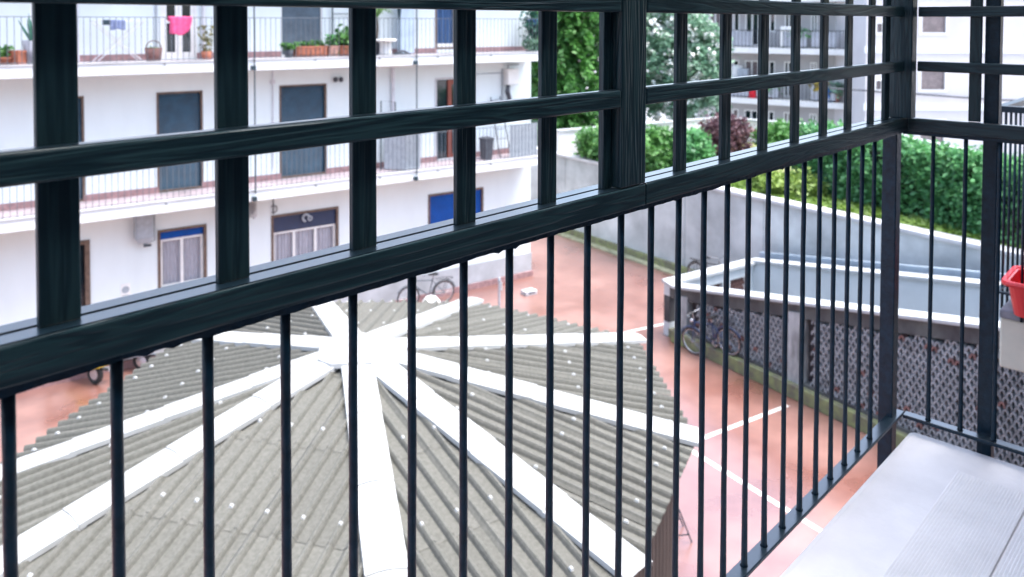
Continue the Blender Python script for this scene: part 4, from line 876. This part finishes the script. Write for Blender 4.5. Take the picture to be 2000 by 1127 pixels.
# 1: against the openwork screen (front wheel towards the tip)
p=at(1432,712,0)+ND*.15; p[2]=0
s0_=loc2(RAMP,p)
fr=at(1362,694,0); rr=NA+ND*(loc2(RAMP,fr)[0]+1.0)+NN*.09; fr[2]=0
bicycle('dark blue bicycle leaning against the openwork screen of the ramp',(rr[0],rr[1],.303),math.atan2(fr[1]-rr[1],fr[0]-rr[0]),(.03,.06,.14),lean=-.10).rotation_euler[1]=.285
# 2: against retaining wall behind the tip
q=on(1358,534,RST-np.array([-RD[1],RD[0],0])*.62,(-RD[1],RD[0])); bicycle('black bicycle leaning against the retaining wall behind the ramp coping',(q[0],q[1],.05),RANG,(.02,.022,.025),lean=-.10)
# 3: by the white building
q=fl(866,588,.62); p=W0+FE*q[0]+FN*.62; bicycle('grey bicycle with mudguards parked along the grey dado of the white building',(p[0],p[1],.005),FA+PI-.12,(.10,.12,.14),lean=-.06)
def scooter(label,loc,rz,col):
    t=thing('motor_scooter',label,'scooter',loc,rz); m=mat('scooter_%d'%len(MATS),col,.3,.08,4)
    for x in(0,1.25):
        w=obj('wheel',G().torus((0,0,0),.17,.055,'y',24,8),M_TYRE,t,(x,0,.225)); obj('rim',G().lathe([(0,-.045),(.125,-.04),(.125,.04),(0,.045)],16),M_CHROME,w,rot=(PI/2,0,0))
    obj('body',G().hexa([(-.28,-.15,.42),(.42,-.17,.27),(.42,.17,.27),(-.28,.15,.42),(-.34,-.12,.70),(.40,-.15,.72),(.40,.15,.72),(-.34,.12,.70)]),m,t,bevel=.06)
    obj('footboard',G().box(.38,.98,-.17,.17,.26,.33),m,t,bevel=.02); obj('leg_shield',G().hexa([(.95,-.2,.28),(1.03,-.16,.28),(1.03,.16,.28),(.95,.2,.28),(1.0,-.17,.98),(1.06,-.12,.98),(1.06,.12,.98),(1.0,.17,.98)]),m,t,bevel=.03)
    obj('front_mudguard',G().torus((1.25,0,.225),.235,.05,'y',14,8,.3,2.6),m,t); obj('fork',G().tube([(1.04,0,.9),(1.25,0,.24)],.035,8),M_CHROME,t)
    obj('seat',G().hexa([(-.38,-.11,.71),(.40,-.12,.73),(.40,.12,.73),(-.38,.11,.71),(-.38,-.09,.80),(.36,-.10,.79),(.36,.10,.79),(-.38,.09,.80)]),M_SADDLE,t,bevel=.03)
    obj('handlebar',G().tube([(1.0,-.32,1.06),(1.02,0,1.03),(1.0,.32,1.06)],.016,7),M_SADDLE,t); obj('headlamp',G().lathe([(0,0),(.07,0),(.08,.05),(.03,.1)],12),M_CHROME,t,(1.13,0,1.0),rot=(0,-PI/2,0))
    obj('exhaust',G().tube([(.3,-.16,.25),(-.25,-.18,.3)],.05,8),M_CHROME,t); return t
p=at(186,750,0); scooter('yellow and black motor scooter parked below the white building',(p[0],p[1],0.003),1.9,(.55,.42,.02))
p=at(278,724,0); scooter('grey motor scooter parked beside the yellow scooter',(p[0],p[1],0.003),2.2,(.30,.34,.40))
# bollard, domed bin, drain box
p=at(975,606,0); t=thing('bollard_post','slim grey steel post standing on the red ground between the kiosk and the white building','post',(p[0],p[1],.0)); obj('shaft',G().tube([(0,0,0),(0,0,.80)],.03,10),M_GREYM,t); obj('cap',G().lathe([(.042,.80),(.05,.84),(.03,.91),(0,.93)],12),M_GREYM,t); obj('sign_plate',G().box(.034,.045,-.07,.07,.55,.78),M_WFRAME,t)
p=at(842,655,0); t=thing('domed_bin','white bin with a domed lid standing behind the kiosk','bin',(p[0],p[1],0)); obj('body',G().lathe([(0,0),(.2,0),(.23,.72),(0,.72)],18),M_WFRAME,t,smooth=True); obj('lid',G().lathe([(.25,.72),(.25,.76),(.22,.88),(.13,.98),(0,1.02)],18),M_WFRAME,t,smooth=True)
p=at(1033,574,0); t=thing('drain_box','small white drain box on the ground near the corner of the white building','drain box',(p[0],p[1],0),FA); obj('box',G().box(-.2,.2,-.14,.14,.0,.12),M_CONC,t,bevel=.015); obj('slot',G().box(-.12,.12,-.148,-.1405,.05,.09),M_DGREY,t)
# ================================================================== own balcony
FZ=EZ-1.38; YE,XE=.885,2.925
M_FLOOR=mat('balcony_cement',(.60,.59,.605),.5,.08,2.2,detail=8.,bump=.12,bscale=60)
BF=struct('balcony_floor',G().box(-4,XE,-1.2,YE,FZ-.2,FZ),M_FLOOR,bevel=.022)
M_RIB=mat('ribbed_tile',(.60,.595,.605),.5,.06,4,bump=.1,bscale=80)
def ribbed(L_,w,p=.008,h=.0010):
    g=G(); n=int(w/p); ys=[]
    ys.append((0,-.006)); 
    for k in range(n): y=.002+k*(w-.004)/n; st=(w-.004)/n; ys+=[(y,0),(y+st*.55,h),(y+st*.8,h),]
    ys+=[(w-.002,0),(w,-.006)]
    for y,z in ys: g.v+=[(0,y,z),(L_,y,z)]
    for i in range(len(ys)-1): g.f.append((2*i,2*i+1,2*i+3,2*i+2))
    return g
rm=ribbed(1.196,.197).mesh('ribbed_tile'); rm.materials.append(M_RIB)
for i in range(9):
    for j in range(4): obj('ribbed_tile',rm,None,BF,(2.735-1.2*(j+1)+.002,.69-.2*(i+1)+.0015,FZ+.0065))
struct('unseen_shade_slab',G().box(-9,9,-1.2,.3,EZ+1.25,EZ+1.45),M_SLAB)  # unseen slab, shaped to keep skylight off the house wall and rail faces
struct('unseen_house_wall',G().box(-9,9,-1.5,-1.2,0,13.5),mat('wall_darkened_for_rails',(.06,.078,.095),.85,.05,1))  # unseen wall added behind the camera, coloured dark so rail faces reflect little
RY,RX=.9,2.89
HT,HB=EZ-.319,EZ-.362; BB=EZ-1.335
RAIL=thing('balcony_railing','dark iron balcony railing with close round bars under a wide handrail','railing',(0,RY,BB))
def rl(g): g.v=[(x,y-RY,z-BB) for x,y,z in g.v]; return g
XR0=-1.3
# handrail planks meet at the wide post
obj('handrail',rl(G().box(XR0,1.345,.9,.93,HB,HT)),M_WOODX,RAIL,bevel=.003); obj('handrail',rl(G().box(1.347,RX,.9,.93,HB,HT)),M_WOODX,RAIL,bevel=.003)
for a_,b_ in((XR0,1.2615),(1.3455,RX-.052)): obj('added_gloss_strip',rl(G().box(a_,b_,.9025,.9285,HT+.0002,HT+.0014)),M_WET,RAIL)  # thin glossy strips added so the rail tops reflect brightly
obj('added_gloss_strip',rl(G().box(XR0,RX+.02,.9465,.9705,HT-.0038,HT-.0022)),M_WET,RAIL); obj('added_gloss_strip',rl(G().box(XR0,RX+.025,.902,.936,BB+.0102,BB+.0112)),M_WET,RAIL)
obj('outer_strip',rl(G().box(XR0,RX+.06,.947,.970,HT-.03,HT-.004)),M_BLACK,RAIL,bevel=.002)
# ragged angle iron under the handrail
g=G(); n=420; z=HB-.008; jr=0
for i in range(n+1):
    x=XR0+(RX-XR0)*i/n; jr=.72*jr+.28*random.gauss(0,.0022); dz=HB-.0085+jr-(.003 if random.random()<.03 else 0)
    for (y,zz) in ((.904,HB+.01),(.9045,dz),(.938,dz+.001),(.94,HB+.01)): g.v.append((x,y,zz))
for i in range(n):
    for k in range(4): k2=(k+1)%4; g.f.append((4*i+k,4*i+k2,4*i+4+k2,4*i+4+k))
obj('angle_iron',rl(g),M_BLACK,RAIL)
obj('bottom_rail',rl(G().box(XR0,RX+.03,.9,.938,BB,BB+.010)),M_BLACK,RAIL,bevel=.002)
def barmesh(h):
    g=G(); n=12; pts=[]; rs=[]
    for i in range(n+1): pts.append((random.gauss(0,.0003),random.gauss(0,.0003),h*i/n)); rs.append(.0066+random.gauss(0,.00012))
    rs[0]=.0115; pts[1]=(0,0,.008); rs[1]=.0078
    g.tube(pts,rs,10); me=g.mesh('bar',True); me.materials.append(M_BLACK); return me
BMS=[barmesh(HB-BB-.006) for _ in range(4)]
k=-14
while True:
    x=.245+.1045*k
    if x>2.70: break
    obj('bar',BMS[k%4],None,RAIL,(x,.92-RY,.008)); k+=1
# posts: wide wooden one above the handrail joint; iron corner post going down outside the slab
obj('wide_post',rl(G().box(1.262,1.345,.9005,.930,HT+.0015,EZ+1.245)),M_WOODZ,RAIL,bevel=.003)
obj('corner_post',rl(G().box(2.84,2.888,.916,.962,EZ-1.75,HB-.002)),M_BLACK,RAIL,bevel=.003)
obj('corner_block',rl(G().box(2.8905,2.926,.9,.966,HB-.004,HT-.001)),M_BLACK,RAIL,bevel=.002)
obj('wall_fixing',rl(G().box(2.855,2.875,YE+.001,.916,EZ-1.5,EZ-1.46)),M_BLACK,RAIL)
def trellis(name,label,slats,x0,x1,frame):
    t=thing(name,label,'trellis',(0,RY,HT))
    for a in slats: obj('slat',G().box(-.0205,.0205,.021,.031,.001,1.55),M_WOODZ,t,(a,0,0),bevel=.002)
    for (a,b) in frame: obj('end_stile',G().box(a,b,.021,.034,.001,1.55),M_WOODZ,t,bevel=.002)
    z=.1555
    for (zb) in (.155,.335,.482,.629,.776,.923,1.07,1.217,1.364): obj('cross_rail',G().box(x0,x1,0,.0205,zb,zb+.0335),M_WOODX,t,bevel=.003)
    for (zb) in (.155,): obj('added_gloss_strip',G().box(x0,x1,.003,.0185,zb+.0337,zb+.0346),M_WET,t)  # added reflective strip brightening the rail's top edge
    return t
trellis('trellis_panel','dark stained wooden trellis panel before the white building, above the long railing',[.295-.195*k for k in range(1,8)]+[.295,.490,.685,.880,1.078],XR0,1.2605,[(1.234,1.2615)])
trellis('trellis_panel','dark stained wooden trellis panel before the garden, between the wide post and the corner',[1.51,1.703,1.892,2.075,2.259,2.438,2.623],1.3465,2.8395,[(2.738,2.778)])
# corner post of the trellis
obj('upper_corner_post',rl(G().box(2.84,2.889,.874,.956,HT+.001,EZ+1.245)),M_WOODZ,RAIL,bevel=.003)
# ---- short side railing
SR=thing('side_railing','short dark iron railing closing the end of the balcony','railing',(RX,0,BB))
def rs_(g): g.v=[(x-RX,y,z-BB) for x,y,z in g.v]; return g
obj('handrail',rs_(G().box(RX,RX+.03,-1.19,.899,HB-.002,HT-.002)),M_WOODY,SR,bevel=.003); obj('angle_iron',rs_(G().box(RX+.004,RX+.036,-1.19,.915,HB-.014,HB-.003)),M_BLACK,SR)
obj('added_gloss_strip',rs_(G().box(RX+.002,RX+.034,-1.19,.897,BB+.0092,BB+.0102).box(RX+.003,RX+.0195,-1.19,.872,HT-.0018,HT-.0008)),M_WET,SR)  # same added reflective strips on the side rails
obj('bottom_rail',rs_(G().box(RX,RX+.036,-1.19,.898,BB-.002,BB+.009)),M_BLACK,SR,bevel=.002)
for k in range(21):
    y=.824-.0965*k
    if y<-1.15: break
    obj('bar',BMS[k%4],None,SR,(.02,y,.006))
obj('outer_post',rs_(G().box(2.945,2.985,.645,.688,EZ-1.75,EZ+1.245)),M_BLACK,SR,bevel=.003)
obj('post_fixing',rs_(G().box(XE+.001,2.945,.655,.675,EZ-1.5,EZ-1.46).box(RX+.031,2.945,.655,.675,HB,HB+.02)),M_BLACK,SR)
t=thing('trellis_panel','short dark stained wooden trellis panel above the side railing at the balcony end','trellis',(RX,0,HT))
for k in range(9): obj('slat',G().box(.021,.031,-.0175,.0175,.0,1.55),M_WOODZ,t,(0,.706-.195*k,0),bevel=.002)
for zb in (.155,.335,.482,.629,.776,.923,1.07,1.217,1.364): obj('cross_rail',G().box(0,.0205,-1.19,.873,zb,zb+.0335),M_WOODY,t,bevel=.003)
# ================================================================== neighbouring balcony at the right edge
NBZ=EZ-1.40; nc=at(1953,602,NBZ); NX0,NY1=nc[0],nc[1]
NBL=thing('neighbour_balcony','cream sided neighbouring balcony slab with a grey top beyond the side railing','balcony',(NX0,0,NBZ))
obj('slab',G().box(0,5.5,-1.19,NY1,-.29,-.045),mat('cream_paint',(.62,.60,.50),.7,.06,3,bump=.15),NBL,bevel=.01)
obj('top_stone',G().box(-.012,5.5,-1.19,NY1+.0,-.044,0),mat('grey_stone',(.20,.21,.24),.6,.2,5),NBL,bevel=.008)
NR=thing('neighbour_railing','thin dark railing with close bars around the neighbouring balcony','railing',(NX0,0,NBZ))
hz=.995
obj('handrail',G().box(-.04,0,-1.19,NY1+.03,hz-.03,hz),M_BLACK,NR); obj('handrail',G().box(.001,5.5,NY1-.01,NY1+.03,hz-.03,hz),M_BLACK,NR); obj('bottom_rail',G().box(-.03,-.01,-1.19,NY1+.02,.08,.09).box(-.009,5.5,NY1,NY1+.02,.08,.09),M_BLACK,NR)
nb=G().tube([(0,0,0),(0,0,hz+.01)],.0065,8).mesh('bar',True); nb.materials.append(M_BLACK)
for k in range(20): obj('bar',nb,None,NR,(-.02,NY1+.01-.105*k,-.04))
for k in range(1,50): obj('bar',nb,None,NR,(-.02+.105*k,NY1+.01,-.04))
# red tub
q=at(1962,614,NBZ+.002); TA=-PI/2+.03
t=thing('red_tub','red plastic tub with a rolled rim standing on the neighbouring balcony','tub',(q[0],q[1],NBZ+.001),TA); M_RED=mat('red_plastic',(.62,.012,.02),.35,.06,4,coat=.3)
q2=loc2(t,q)
def ring(w0,d0,z0,w1,d1,z1,n=6):
    g=G(); 
    return g
def rrect(x0,x1,y0,y1,r,n=4):
    P=[]
    for cx_,cy_,a in((x1-r,y0+r,-PI/2),(x1-r,y1-r,0),(x0+r,y1-r,PI/2),(x0+r,y0+r,PI)):
        for i in range(n+1): th=a+PI/2*i/n; P.append((cx_+r*math.cos(th),cy_+r*math.sin(th)))
    return P
def loft(rings,caps=True):
    g=G(); n=len(rings[0][0])
    for P,z in rings: g.v+=[(x,y,z) for x,y in P]
    for i in range(len(rings)-1):
        for k in range(n): k2=(k+1)%n; g.f.append((i*n+k,i*n+k2,(i+1)*n+k2,(i+1)*n+k))
    if caps: g.f.append(tuple(range(n))[::-1]); g.f.append(tuple((len(rings)-1)*n+k for k in range(n)))
    return g
sh=lambda e,z:(rrect(.03-e,.55+e,.0-e,.26+e,.05),z)
obj('body',loft([sh(0,.002),sh(.025,.16),sh(.03,.165),sh(.022,.17),sh(.016,.165),sh(-.012,.012)]),M_RED,t,smooth=False)
obj('rim',loft([sh(.027,.150),sh(.045,.150),sh(.048,.16),sh(.045,.172),sh(.026,.172),sh(.026,.151),sh(.027,.150)],False),M_RED,t)
